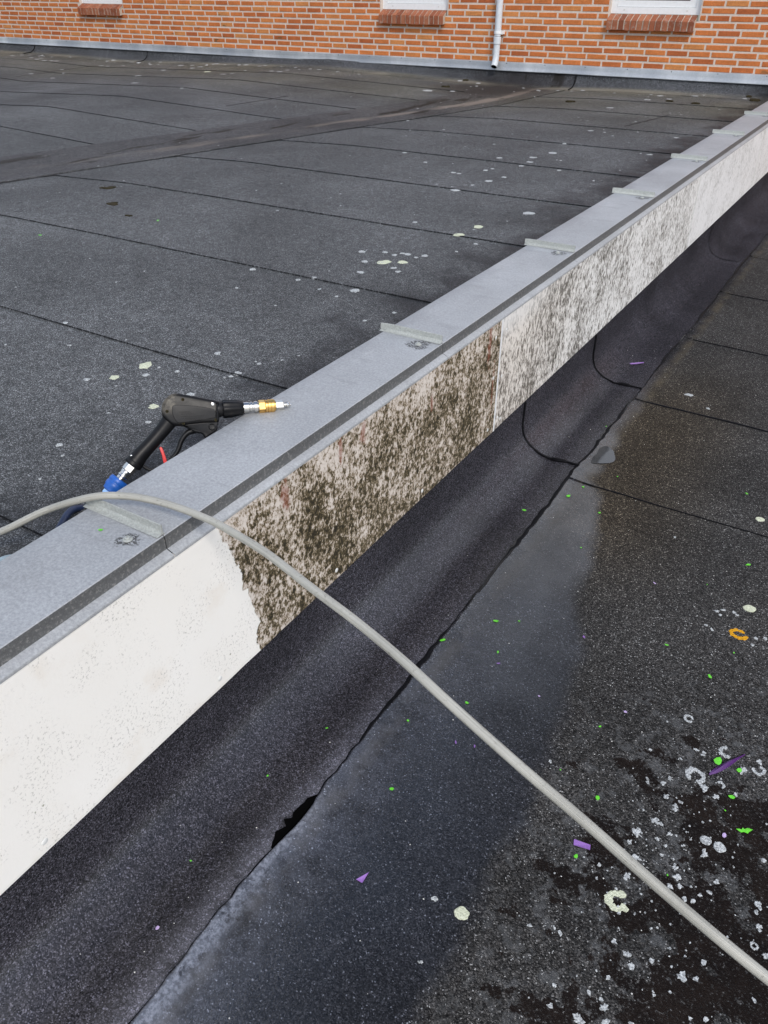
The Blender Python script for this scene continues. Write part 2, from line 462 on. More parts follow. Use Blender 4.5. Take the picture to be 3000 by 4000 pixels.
def mat_brick(name='brick_clay', sill=False):
    n = NT(name)
    t = n.attr('tone')
    f = n.noise(60, 4, .65); l = n.noise(9, 3)
    if sill:
        c = n.ramp(t, [(0, (.21, .068, .036)), (.5, (.29, .095, .048)), (1, (.36, .140, .075))])
    else:
        c = n.ramp(t, [(0, (.38, .105, .036)), (.35, (.49, .150, .046)), (.75, (.56, .185, .056)), (1, (.54, .225, .075))])
    c = n.mix(1, c, n.ramp(f, [(.25, .80), (.75, 1.18)]), 'MULTIPLY')
    c = n.mix(1, c, n.ramp(l, [(.3, .88), (.7, 1.12)]), 'MULTIPLY')
    if not sill:
        burn = n.m('MULTIPLY', n.step(n.noise(5.2, 2, .4, stretch=(1, 1, 2.2)), .70, .725), n.step(n.noise(.55, 1), .47, .56))
        c = n.mix(n.m('MULTIPLY', burn, .85), c, n.mix(n.noise(20, 2), (.05, .04, .03), (.20, .12, .04)))
    else:
        c = n.mix(n.m('MULTIPLY', n.step(n.noise(24, 4, .6), .54, .70), .45), c, (.36, .32, .28))
    return n.out(c, .86, 0, n.bump(f, .4, .003), .25)

def simple(name, col, rough=.5, metal=0, var=.15, scale=60, bump=0.0, spec=.5, **kw):
    n = NT(name)
    f = n.noise(scale, 4, .6)
    c = n.mix(1, col, n.ramp(f, [(.25, 1-var), (.75, 1+var)]), 'MULTIPLY')
    return n.out(c, rough, metal, n.bump(f, bump, .002) if bump else None, spec, **kw)

def mat_zinc():
    n = NT('zinc_flashing')
    a = n.noise(1.7, 4, .6, stretch=(1, 1, .4)); b = n.noise(60, 4, .7)
    c = n.ramp(a, [(.30, (.30, .325, .36)), (.5, (.42, .44, .465)), (.68, (.60, .615, .63))])
    c = n.mix(1, c, n.ramp(b, [(.3, .9), (.7, 1.1)]), 'MULTIPLY')
    return n.out(c, .45, .45, n.bump(a, .5, .02))

def mat_hose():
    n = NT('grey_rubber_hose')
    uv = n.uv()
    a = n.noise(1, 5, .65, vec=uv, stretch=(34, 3.2, 1)); b = n.noise(110, 4, .7); d = n.noise(8, 4)
    c = n.ramp(a, [(.28, (.17, .165, .135)), (.42, (.31, .302, .265)), (.62, (.40, .392, .35)), (.75, (.47, .46, .42))])
    c = n.mix(1, c, n.ramp(d, [(.3, .86), (.7, 1.14)]), 'MULTIPLY')
    c = n.mix(n.m('MULTIPLY', n.step(b, .58, .70), .5), c, (.11, .105, .085))
    sc = n.m('MULTIPLY', n.step(n.noise(1, 4, .7, vec=uv, stretch=(9, 26, 1)), .62, .70), .6)
    c = n.mix(sc, c, (.09, .082, .062))
    return n.out(c, .46, 0, n.bump(n.m('ADD', a, b), .45, .0012), .5)

def mat_gunbody():
    n = NT('black_plastic_dusty')
    f = n.noise(70, 4, .65); b = n.noise(26, 5, .65)
    c = n.mix(n.noise(120, 3), (.004, .004, .0045), (.009, .009, .010))
    tc = n.t.nodes.new('ShaderNodeTexCoord'); s = n.t.nodes.new('ShaderNodeSeparateXYZ')
    n.t.links.new(tc.outputs['Object'], s.inputs[0])
    # grey-brown dried dirt on the rear hump of the shell
    hump = n.m('MULTIPLY', n.step(s.outputs[0], -.075, -.118), n.step(s.outputs[1], -.012, .018))
    c = n.mix(n.m('MULTIPLY', n.m('MULTIPLY', hump, n.step(b, .38, .62)), .8), c, (.145, .13, .105))
    c = n.mix(n.m('MULTIPLY', n.step(n.noise(45, 5, .7), .58, .76), .28), c, (.075, .058, .042))
    return n.out(c, n.mixf(f, .30, .48), 0, n.bump(f, .12, .001), .22)

def mat_lichen(name, a, b):
    n = NT(name)
    v = n.voro(260, out='Distance'); f = n.noise(230, 4, .7)
    c = n.mix(n.step(f, .38, .62), a, b)
    return n.out(c, .9, 0, n.bump(n.m('ADD', v, f), .6, .002), .2)

def mat_water():
    n = NT('standing_water')
    return n.out((.012, .014, .018), .06, 0, n.bump(n.noise(14, 3), .05, .004), .5)

def mat_glass():
    n = NT('window_glass')
    return n.out((.015, .018, .02), .04, 0, None, .8)

SCREWS = [(-.055, -2.85, .8), (-.05, -1.66, .9), (-.051, -.460, 1.0), (-.059, .743, 1.5), (-.055, 1.90, 1.3), (-.05, 3.06, 1.2), (-.055, 4.205, 1.1), (-.05, 5.33, .9), (-.05, 6.455, 1.0), (-.05, 7.60, .9)]
M = dict(up=mat_upper(), low=mat_lower(), ups=mat_lower(True), bead_or_shade=mat_bead_or_shade(), cop=mat_coping(SCREWS), galv=mat_galv('galvanised_seam', 0, (.375, .39, .37)),
         lip=mat_galv('grimy_galvanised_lip', .80), fas=mat_fascia(), brick=mat_brick(), sillb=mat_brick('sill_brick_clay', True),
         mortar=simple('mortar', (.60, .51, .44), .9, 0, .14, 40, .4, .2), sillm=simple('sill_mortar', (.46, .39, .32), .9, 0, .25, 60, .4, .2),
         zinc=mat_zinc(), white=simple('white_paint', (.78, .79, .80), .42, 0, .05, 30), pipe=simple('pale_grey_painted_pipe', (.60, .64, .68), .4, 0, .08, 30),
         dark=simple('dark_void', (.002, .002, .002), .9, 0, .2, 60, 0, .02), hose=mat_hose(), gun=mat_gunbody(), black=simple('black_rubber', (.009, .009, .010), .42, 0, .3, 90, .1, .25),
         chrome=simple('plated_steel', (.62, .61, .58), .22, 1.0, .08, 50), brass=simple('brass', (.78, .50, .17), .28, 1.0, .12, 60),
         blue=simple('blue_plastic', (.012, .10, .42), .38, 0, .2, 60), pblue=simple('pale_blue_plastic', (.30, .50, .82), .4, 0, .1, 60), phose=simple('pale_blue_hose', (.26, .33, .37), .5, 0, .2, 60), navy=simple('navy_hose_rubber', (.012, .022, .06), .5, 0, .3, 60),
         red=simple('red_plastic', (.62, .012, .012), .4, 0, .08, 80), green=simple('bright_green_plastic', (.12, .58, .025), .45, 0, .1, 200), purple=simple('purple_plastic', (.25, .12, .40), .42, 0, .12, 200), dpurple=simple('deep_purple_plastic', (.075, .018, .13), .35, 0, .2, 120),
         lil=simple('lilac_plastic', (.48, .36, .60), .45, 0, .1, 200), orange=simple('orange_speck', (.62, .22, .06), .6),
         lich=mat_lichen('white_lichen', (.20, .21, .215), (.58, .60, .60)), pale=mat_lichen('pale_green_lichen', (.42, .44, .32), (.66, .68, .52)), olich=mat_lichen('orange_lichen', (.45, .20, .008), (.72, .36, .015)),
         moss=mat_lichen('brown_moss', (.012, .011, .006), (.045, .035, .014)), water=mat_water(), glass=mat_glass(), pebble=simple('white_grit', (.7, .69, .66), .7),
         rivet=simple('white_rivet', (.66, .66, .64), .4, 0, .08, 80), slab=simple('bitumen_underlay', (.02, .02, .022), .8))

# ---------------------------------------------------------------- setting: the upper roof
WALL = 8.944
def xv(y): return -4.73 + .23*y if y < 7 else -3.12 + .06*(y-7)
def zU(x, y):
    d = x - xv(y); rx = -6.15
    if d >= 0: return -.125 - .035*max(0, 1 - d/1.1)
    t = d/(rx - xv(y))
    if t < 1: return -.16 + .085*t
    w = (x - rx)/((-8.7 - .45*(y-5.5)) - rx)
    return -.075 - .08*min(1, w) + .1*min(.3, max(0, w-1))
PITCH = .93
def seam_y(k, x): return .49 + PITCH*k + .012*nz(x*.7, k*3.1) + .004*nz(x*4, k*1.7)
def raise_u(x, y):
    t = ((y - .49)/PITCH) % 1.0
    return .0030*(1-t)
def z_up(x, y): return zU(x, y) + raise_u(x, y) + .0015*nz(x*2.3, y*2.3)

mb = MB(); mb.box(-18.2, -.205, -6.2, WALL+.2, -.5, -.19)
upper_roof = tag(mb.build('upper_roof', M['slab']), kind='structure')
XS = [-.205 - .16*i for i in range(113)]
for k in range(-6, 9):
    mb = MB(); rows = []
    ts = [0, .12, .3, .5, .7, .88, 1.03]
    for t in ts:
        row = []
        for x in XS:
            y0, y1 = seam_y(k, x), seam_y(k+1, x)
            y = min(y0 + (y1-y0)*t, WALL-.01)
            z = zU(x, y) + .0030*max(0, 1-t) + .0015*nz(x*2.3, y*2.3) - (.004 if t > 1 else 0)
            row.append((x, y, z))
        rows.append(row)
    grid(mb, rows, flip=False)
    grid(mb, [[(x, y, z-.006) for x, y, z in rows[0]], rows[0]])
    mb.build('roofing_sheet', M['up'], upper_roof)
# the valley sheet
mb = MB(); rows = []
for i in range(66):
    y = -5.5 + i*14.2/65
    row = []
    for j, a in enumerate((-.435, -.43, -.3, -.15, 0, .15, .3, .42, .425)):
        x = xv(y) + a + (.02*nz(y*.9, a*9) if abs(a) > .4 else 0)
        z = zU(x, y) + .0055 + (.006 if abs(a) < .432 and abs(a) != .425 else -.004) + .002*nz(x*3, y*2)
        row.append((x, y, z))
    rows.append(row)
grid(mb, rows, flip=True)
mb.build('valley_sheet', M['up'], upper_roof)

def bead_or_shade(pts, zf, width, parent, name='lap_bead_or_shade', seed=0, h=.0022, gap=.0):
    """flattened dark line along a lap: squeezed-out bitumen, on upper-roof seams painted gap shade"""
    mb = MB(); rows = []
    n = len(pts)
    for i, (x, y) in enumerate(pts):
        a, b = pts[max(i-1, 0)], pts[min(i+1, n-1)]
        dx, dy = b[0]-a[0], b[1]-a[1]; l = math.hypot(dx, dy) or 1
        nx, ny = -dy/l, dx/l
        w = width*(.55 + .75*abs(nz(x*9+seed, y*9, seed*.7)) + .5*abs(nz(x*31, y*31, seed)))
        w *= max(.12, min(1, .75 + 1.6*nz(x*1.9, y*1.9, seed+9)))
        o = .25*width*nz(x*5, y*5, seed+4)
        r = []
        for s, hh in ((-1, -.001), (-.6, h), (0, h*1.3), (.6, h), (1, -.001)):
            px, py = x + nx*(w*s+o), y + ny*(w*s+o)
            r.append((px, py, zf(px, py) + hh))
        rows.append(r)
    grid(mb, rows, flip=True)
    return mb.build(name, M['bead_or_shade'], parent, True)

def lin(a, b, n): return [(a[0]+(b[0]-a[0])*i/n, a[1]+(b[1]-a[1])*i/n) for i in range(n+1)]
zbU = lambda x, y: max(z_up(x, y), zU(x, y) + .0045)
for k in range(-1, 9):  # thin black strips painted in as the shadow gaps of the upper seams
    # near side of the valley
    pts = []
    xr = xv(seam_y(k, -3)) + .43
    nseg = int((abs(xr)-.21)/.05)
    for i in range(nseg+1):
        x = -.21 - i*(abs(xr)-.21)/nseg
        pts.append((x, seam_y(k, x)-.002))
    bead_or_shade(pts, lambda x, y: zU(x, y) + .002, .0016, upper_roof, seed=k, h=.0006)
    xl = xv(seam_y(k, -5)) - .43
    pts = [(xl - i*.08, seam_y(k, xl - i*.08)-.002) for i in range(95)]
    bead_or_shade(pts, lambda x, y: zU(x, y) + .002, .0030, upper_roof, seed=k+20, h=.0006)
for s in (-.435, .427):
    pts = [(xv(y)+s+.02*nz(y*.9, s*9), y) for y in [-1+i*.06 for i in range(162)]]
    bead_or_shade(pts, lambda x, y: zU(x, y) + .006, .0036, upper_roof, seed=41+s, h=.0008)
bead_or_shade(lin((-1.12, 6.20), (-.98, 7.10), 20), z_up, .008, upper_roof, seed=51)
bead_or_shade(lin((-4.9, 5.35), (-4.85, 6.3), 20), z_up, .009, upper_roof, seed=52)
bead_or_shade(lin((-9.4, 6.3), (-9.9, 8.1), 40), z_up, .010, upper_roof, seed=53)
# felt turned up against the brick wall, under the flashing
xj = [-18.2, -12.31, -9.62, -5.95, -2.58, -.205]
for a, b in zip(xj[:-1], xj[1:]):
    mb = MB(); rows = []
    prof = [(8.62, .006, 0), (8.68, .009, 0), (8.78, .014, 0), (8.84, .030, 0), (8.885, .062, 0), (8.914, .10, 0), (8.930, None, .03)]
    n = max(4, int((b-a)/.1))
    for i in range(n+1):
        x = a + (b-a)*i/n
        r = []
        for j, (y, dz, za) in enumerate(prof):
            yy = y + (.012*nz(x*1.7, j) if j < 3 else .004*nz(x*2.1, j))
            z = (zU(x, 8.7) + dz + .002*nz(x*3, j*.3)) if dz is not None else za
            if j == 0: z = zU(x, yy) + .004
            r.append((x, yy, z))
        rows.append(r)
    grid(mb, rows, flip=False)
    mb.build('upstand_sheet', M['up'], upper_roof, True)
for x in (-12.31, -9.62, -2.58):
    p3 = [(8.64, .008), (8.78, .016), (8.84, .033), (8.885, .064), (8.912, .102), (8.924, .14)]
    pts = []
    for (y, dz) in p3: pts.append((x + .035*(y-8.9)*-3, y-.006, zU(x, 8.7)+dz+.004))
    tube_obj('upstand_bead', catmull(pts, 5), .0065, M['bead_or_shade'], upper_roof, 8)

# ---------------------------------------------------------------- setting: the lower roof
ZL = -.75
def lap_x(y): return .279 + .011*nz(y*2.3, 1.3) + .006*nz(y*9, 4.4) + .006*nz(y*27, 7.1) + .018*math.exp(-((y+.40)/.075)**2) - .012*math.exp(-((y-1.5)/.12)**2)
def lift(y):
    return .0065 + .006*max(0, nz(y*2.1, 9.2)) + .004*abs(nz(y*11, 3.3)) + .013*math.exp(-((y+.415)/.075)**2) + .007*math.exp(-((y+.75)/.2)**2)
def zLow(x, y):
    d = max(0, x - lap_x(y))
    base = ZL + .0035*nz(x*1.6, y*1.3, 5) + .0018*nz(x*5, y*5, 2)
    return base + lift(y)*math.exp(-d/.045)
mb = MB(); mb.box(-.02, 7.2, -6.2, WALL+.2, -1.1, -.775)
lower_roof = tag(mb.build('lower_roof', M['slab']), kind='structure')
YE = [-6.0, -3.6, -1.9, 1.44, 2.30, 3.22, 4.14, 5.06, 5.98, 6.9, 7.82, WALL+.1]
for a, b in zip(YE[:-1], YE[1:]):
    ny = max(8, int((b-a)/(.02 if a > -3 and b < 4.5 else .12)))
    mb = MB(); rows = []
    for i in range(ny+1):
        y = a + (b-a)*i/ny
        lx = lap_x(y); r = [(lx+.002, y, zLow(lx, y)-.0075)]
        for d in (0, .004, .01, .02, .035, .05, .075, .11, .16, .23, .32, .45, .6, .8, 1.05, 1.4, 2, 3, 4.5, 6.9):
            x = lx + d
            yy = y + (.010*nz(x*1.9, a) if i in (0, ny) else 0)
            r.append((x, yy, zLow(x, yy) + .0045*(1 - i/ny)))
        rows.append(r)
    grid(mb, rows, flip=True)
    grid(mb, [[(x, y-.0005, z-.007) for x, y, z in rows[0]], rows[0]], flip=True)
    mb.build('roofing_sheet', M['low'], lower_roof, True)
# felt turned up the parapet, in lengths with welded end laps
PROF = [(.0, -.40), (.0, -.52), (.0, -.60), (.001, -.635), (.008, -.665), (.022, -.692), (.042, -.714), (.068, -.732), (.098, -.744), (.128, -.750), (.15, -.7515), (.175, -.7495), (.205, -.7478), (.24, -.7475), (.27, -.7478), (.31, -.7485), (.345, -.752)]
UJ = [-6.0, -2.4, 1.56, 2.44, 4.9, 7.4, WALL]
for q, (a, b) in enumerate(zip(UJ[:-1], UJ[1:])):
    ny = int((b-a)/.05); mb = MB(); rows = []
    for i in range(ny+1):
        y = a + (b-a)*i/ny + (.006 if i == ny else 0)
        r = []
        for j, (x, z) in enumerate(PROF):
            w = min(1, j/8)
            w *= 1 if j < 11 else .25
            lift_ = .004*max(0, 1-(y-a)/.3) + .0045*w*nz(y*1.7, j*.25, 8) + .003*w*nz(y*6, j*.5, 3)
            nx_, nz_ = (1, 0) if j < 4 else ((.7, .7) if j < 8 else (0, 1))
            r.append((x + nx_*lift_, y, z + nz_*lift_))
        rows.append(r)
    grid(mb, rows, flip=True)
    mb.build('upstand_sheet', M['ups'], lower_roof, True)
for yj, s in ((1.56, 1), (2.44, 2)):
    pts = [(x + .006*0 + (.004 if j < 4 else .002), yj - .003 + .006*nz(j*.7, yj) + (.0 if j < 9 else (.10 if False else 0)), z + (.002 if j < 5 else .0045)) for j, (x, z) in enumerate(PROF[1:15])]
    pth = catmull(pts, 5)
    tube_obj('upstand_bead', pth, [.0042 + .0035*abs(nz(i*.33, yj*5)) + (.004 if 45 < i < 56 else 0) for i in range(len(pth))], M['bead_or_shade'], lower_roof, 8)
# dark bitumen along the laps of the lower roof
for k, (y0, w, x1) in enumerate(((-1.9, .003, 1.5), (1.443, .012, 3.0), (2.303, .0075, 3.0), (3.22, .006, 3), (4.14, .006, 3))):
    pts = [(x, y0 + .010*nz(x*1.9, y0) - .004) for x in [.33 + i*.02 for i in range(int((x1-.33)/.02))]]
    if w > .005:
        bead_or_shade(pts, lambda x, y: zLow(x, y)+.002, w, lower_roof, seed=60+k, h=.0025)
pts = [(lap_x(y)-.006, y) for y in [-1.8+i*.015 for i in range(480)]]
bead_or_shade(pts, lambda x, y: -.7458, .0125, lower_roof, seed=77, h=.0012)
# the opened fish-mouth in the lap: black sheet for the shade inside
mb = MB(); c = []
for i in range(15):
    y = -.50 + i*.0128; w = .034*math.sin(math.pi*min(1, (i+.3)/14.3))**.6
    c.append([(lap_x(y)-.004-w*(.95+.5*nz(y*70, 3.1)), y, -.7436), (lap_x(y)+.004, y, -.7430)])
grid(mb, c, flip=True)
mb.build('lap_opening_shade', M['dark'], lower_roof)

# standing water left from the wash
def water(name, ring, z):
    n = len(ring); cx = sum(p[0] for p in ring)/n; cy = sum(p[1] for p in ring)/n
    rg = [(p.x, p.y) for p in catmull([(a, b, 0) for a, b in ring], 5, True)]
    rg = [(x + .005*nz(x*40, y*40), y + .010*nz(x*40, y*40, 4)) for x, y in rg]
    vs = [(cx, cy, z)] + [(x, y, z) for x, y in rg]; m = len(rg)
    o = obj(name, vs, [(0, i+1, (i+1) % m + 1) for i in range(m)], M['water'])
    return tag(o, kind='structure')
water('puddle', [(.300,1.606),(.285,1.70),(.315,1.77),(.362,1.735),(.385,1.66),(.345,1.615)], zLow(.335, 1.68)+.0054)
for a, b, w, s in ((.50, 1.40, .016, 0), (1.62, 2.48, .015, 3), (2.7, 3.4, .012, 5)):
    mb = MB(); rows = []
    for i in range(61):
        y = a + (b-a)*i/60; ww = w*max(.08, .5+.9*nz(y*5+s, 2.2))*math.sin(math.pi*i/60)**.4
        rows.append([(lap_x(y)-.001-ww*1.3, y, -.7452), (lap_x(y)+.001, y, -.7450)])
    grid(mb, rows, flip=True)
    tag(mb.build('puddle', M['water']), kind='structure')

# ---------------------------------------------------------------- the parapet
parapet = tag(empty('parapet', (0, 0, -.75)), 'long low parapet with galvanised coping and white fascia boards dividing the two roofs', 'parapet')
mb = MB(); mb.box(-.203, -.001, -5.0, WALL-.005, -.74, -.006)
place(mb.build('parapet_core', M['slab']), parapet)
SE = [-4.9, -2.80, -1.61, -.410, .794, 1.955, 3.111, 4.259, 5.379, 6.508, 7.65, WALL-.03]
for q, (a, b) in enumerate(zip(SE[:-1], SE[1:])):
    n = max(6, int((b-a)/.06)); mb = MB(); rows = []; lip = []; led = []
    for i in range(n+1):
        y = a + .001 + (b-a-.002)*i/n
        u = .0012*nz(y*2.1, q) ; v = .0015*nz(y*3.3, q+5)
        rows.append([(-.214, y, -.056), (-.2105+v*.4, y, .0005), (-.208, y, .0022), (-.15, y, .0022+u), (-.10, y, .0018+v), (-.05, y, .001+u), (-.002, y, .0004), (0, y, -.0012)])
        lip.append([(0, y, -.0012), (.0012+v*.5, y, -.012), (.0012+u, y, -.0305), (.0022, y, -.0325)])
        led.append([(.0022, y, -.0325), (.0205, y, -.0400), (.0215, y, -.0415), (.0215, y, -.0475)])
    grid(mb, rows, flip=False)
    grid(mb, led, flip=False)
    # underside so the sheet has thickness
    grid(mb, [[(x*.995-.0003, y, z-.0012) for x, y, z in r] for r in rows], flip=True)
    pan = mb.build('coping_panel', M['cop'], None, True)
    pan.data.set_sharp_from_angle(angle=R_(35))
    place(pan, parapet)
    ml = MB(); grid(ml, lip, flip=False)
    lo = ml.build('lip', M['lip'], None, True); lo.parent = pan
    # folded standing seam at the far end of the panel
    sm = MB(); n2 = 10; rr = []
    for i in range(n2+1):
        x = -.224 + .222*i/n2
        wv = .0018*nz(x*12, q) - (.004 if i == 0 else .0012 if i == 1 else 0); e = 0 if i else .004
        rr.append([(x, b-.016, .0026), (x, b-.006, .0042), (x, b-.0026+wv, .011), (x, b-.0018+wv, .0262-e*.3), (x, b-.0002+wv, .0270-e*.3), (x, b+.0016+wv, .0255-e*.3), (x, b+.0018, .004), (x, b+.006, .0028)])
    grid(sm, rr, flip=True)
    sm.add(rr[0], [tuple(range(8))]); sm.add(rr[-1], [tuple(range(8))[::-1]])
    so = sm.build('standing_seam', M['galv'], None); so.parent = pan
    if q < len(SCREWS) :
        sx, sy, _ = SCREWS[min(q, len(SCREWS)-1)]
        if a < sy < b:
            sc = lathe('screw', [(0, .0105), (.0016, .0105), (.0028, .0088), (.003, .0062), (.0062, .0060), (.0070, .0045), (.0071, .0022), (.0045, .0020)], (sx, sy, .0018), (0, 0, 1), M['galv'], pan, 20)
    # butted lip joint line of the ledge
for y, nm in ((.0, None),):
    pass
# fascia boards
FJ = [-4.9, -3.73, -1.262, 1.208, 4.07, 6.15, WALL-.03]
RIV = {1: [-3.2, -2.6, -2.0, -1.4], 2: [-1.15, -.855, -.342, .155, .653, 1.152], 3: [1.262, 1.85, 2.45, 3.05, 3.65, 4.0], 4: [4.14, 4.7, 5.3, 5.95], 5: [6.2, 6.9, 7.6], 0: [-4.4]}
for q, (a, b) in enumerate(zip(FJ[:-1], FJ[1:])):
    mb = MB(); rows = []
    n = max(4, int((b-a)/.05)); y0, y1 = a+.0062, b-.0062
    for i in range(n+1):
        y = y0 + (y1-y0)*i/n
        w = .0006*nz(y*4, q); cb = .0012*nz(y*14, 3.3) + .0008*nz(y*47, 1.2)
        rows.append([(.0105, y, -.044), (.0192+w, y, -.044), (.0197+w, y, -.055), (.0197+w, y, -.20), (.0197+w, y, -.35), (.0197+w, y, -.485), (.0190+w, y, -.4925+cb), (.0165, y, -.4940+cb), (.0105, y, -.4940+cb), (.0105, y, -.044)])
    grid(mb, rows, flip=False)
    mb.add(rows[0][:-1], [tuple(range(9))]); mb.add(rows[-1][:-1], [tuple(range(9))[::-1]])
    fb = mb.build('fascia_board', M['fas']); place(fb, parapet)
    rv = [(y, -.462) for y in RIV[q]]
    if q == 2: rv += [(1.165, -.256), (1.16, -.10)]
    if q == 3: rv += [(1.240, -.276), (1.235, -.446), (1.25, -.10)]
    for y, z in rv:
        lathe('rivet', [(0, .0072), (.0008, .0070), (.0018, .0055), (.0022, .0030), (.0023, .0005)], (.0195, y, z), (1, 0, 0), M['rivet'], fb, 14)
for yj in FJ[1:-1]:
    mb = MB(); wj = .0052 if abs(yj-1.208) < .01 else .003
    mb.box(.0085, .0206, yj-wj, yj+wj, -.493, -.046)
    place(mb.build('joint_strip', M['white'] if abs(yj-1.208) < .01 else M['rivet']), parapet)
for i in range(16):
    y = -4.6 + i*.85; mb = MB(); mb.box(.0045, .0105, y-.02, y+.02, -.46, -.06)
    place(mb.build('fixing_batten', M['slab']), parapet)

# ---------------------------------------------------------------- the brick wall
wall = tag(empty('brick_house', (-6, WALL, -.125)), 'orange brick house wall with white windows rising behind the upper roof', 'house')
WIN = [(-2.292, -1.302), (-5.315, -4.346), (-11.02, -10.05)]
ZS, ZWT = .612, 1.80
WTOP = 2.95
mb = MB()
XL, XR = -18.2, 5.0
yb, yt = WALL+.004, WALL+.26
edges = sorted(WIN)
mb.box(XL, XR, yb, yt, -.2, ZS-.06)
mb.box(XL, XR, yb, yt, ZWT, WTOP)
prev = XL
for a, b in edges:
    mb.box(prev, a, yb, yt, ZS-.06, ZWT); prev = b
mb.box(prev, XR, yb, yt, ZS-.06, ZWT)
mb.box(0.03, XR, yb, yt, -1.0, -.2)
place(mb.build('mortar_bed', M['mortar']), wall)
BL, BH, BP, CP = .2195, .0478, .24, .0667
WX0, WZ0 = -12.8674, .1173
OFFS = [0, .22, 0, .70, .95, .10, .80, .52, .70, .20]
def brick_mesh(name, L, H, seed, tone):
    rnd = random.Random(seed); j = lambda s=.0016: rnd.uniform(-s, s)
    hx, hz, ch = L/2, H/2, .004
    back = [(-hx, .03, -hz), (hx, .03, -hz), (hx, .03, hz), (-hx, .03, hz)]
    ring = [(-hx+j(), .0035, -hz+j()), (hx+j(), .0035, -hz+j()), (hx+j(), .0035, hz+j()), (-hx+j(), .0035, hz+j())]
    fr = [(-hx+ch+j(), j(.0012), -hz+ch+j()), (hx-ch+j(), j(.0012), -hz+ch+j()), (hx-ch+j(), j(.0012), hz-ch+j()), (-hx+ch+j(), j(.0012), hz-ch+j())]
    v = back + ring + fr
    f = [(8, 9, 10, 11)]
    for i in range(4):
        k = (i+1) % 4
        f += [(4+i, 4+k, 8+k, 8+i), (i, k, 4+k, 4+i)]
    me = bpy.data.meshes.new(name); me.from_pydata(v, [], f); me.materials.append(M['brick'])
    at = me.attributes.new('tone', 'FLOAT', 'POINT')
    for d in at.data: d.value = tone
    return me
VAR = [brick_mesh('brick', BL, BH, 100+i, [.05, .2, .35, .45, .5, .6, .68, .75, .85, .95, .4, .55][i]) for i in range(12)]
camM = cam.rotation_euler.to_matrix(); camL = Vector(cam.location)
def project(p):
    q = camM.transposed() @ (Vector(p) - camL)
    if q.z > -.01: return None
    return (.5 + 3080/3000*q.x/-q.z, .5 - 3080/4000*q.y/-q.z, -q.z)
spots = []
for r in range(-16, 42):
    zc = WZ0 + r*CP
    if zc + .03 > WTOP: break
    off = OFFS[r % 10] if 0 <= r < 10 else ((r*.37) % 1.0)
    for c in range(-26, 80):
        x0 = WX0 + (c+off)*BP + (BP-BL)/2; x1 = x0 + BL
        if r < -1 and x0 < .04: continue
        if r >= -1 and (x0 < XL+.02): continue
        if x1 > XR-.01: continue
        cuts = [(x0, x1)]
        zlo, zhi = zc-BH/2, zc+BH/2
        for a, b in WIN:
            if zhi > ZS-.062 and zlo < ZWT:
                a2, b2 = (a-.004, b+.004)
                if zhi < ZS+.004: a2, b2 = a-.012, b+.012
                new = []
                for p, s in cuts:
                    if s <= a2 or p >= b2: new.append((p, s)); continue
                    if p < a2 - .03: new.append((p, a2-.012 if zhi > ZS else a2))
                    if s > b2 + .03: new.append((b2+.012 if zhi > ZS else b2, s))
                cuts = new
        for p, s in cuts: spots.append(((p+s)/2, zc, s-p, r, c))
scored = []
for i, (x, z, L, r, c) in enumerate(spots):
    q = project((x, WALL, z))
    if q and -.01 < q[0] < 1.01 and -.005 < q[1] < 1: scored.append((q[2], i))
scored.sort(); pick = set(i for _, i in scored[:300])
rest = MB(); tones = []
for i, (x, z, L, r, c) in enumerate(spots):
    full = abs(L-BL) < .002
    v = random.randrange(12)
    dy = random.uniform(-.0015, .0015)
    if i in pick:
        me = VAR[v] if full else brick_mesh('brick', L, BH, i, random.random())
        o = bpy.data.objects.new('brick', me); COL.objects.link(o)
        o.location = (x, WALL+dy, z + random.uniform(-.0012, .0012))
        o.rotation_euler = (0, random.uniform(-.004, .004), 0)
        place(o, wall)
    else:
        me = VAR[v]; sx = L/BL
        rest.add([(x + q.co.x*sx, WALL+dy+q.co.y, z+q.co.z) for q in me.vertices], [tuple(p.vertices) for p in me.polygons])
        tones += [me.attributes['tone'].data[0].value]*len(me.vertices)
ro = rest.build('bricks', M['brick'])
at = ro.data.attributes.new('tone', 'FLOAT', 'POINT')
for d, t in zip(at.data, tones): d.value = t
place(ro, wall); ro['kind'] = 'stuff'
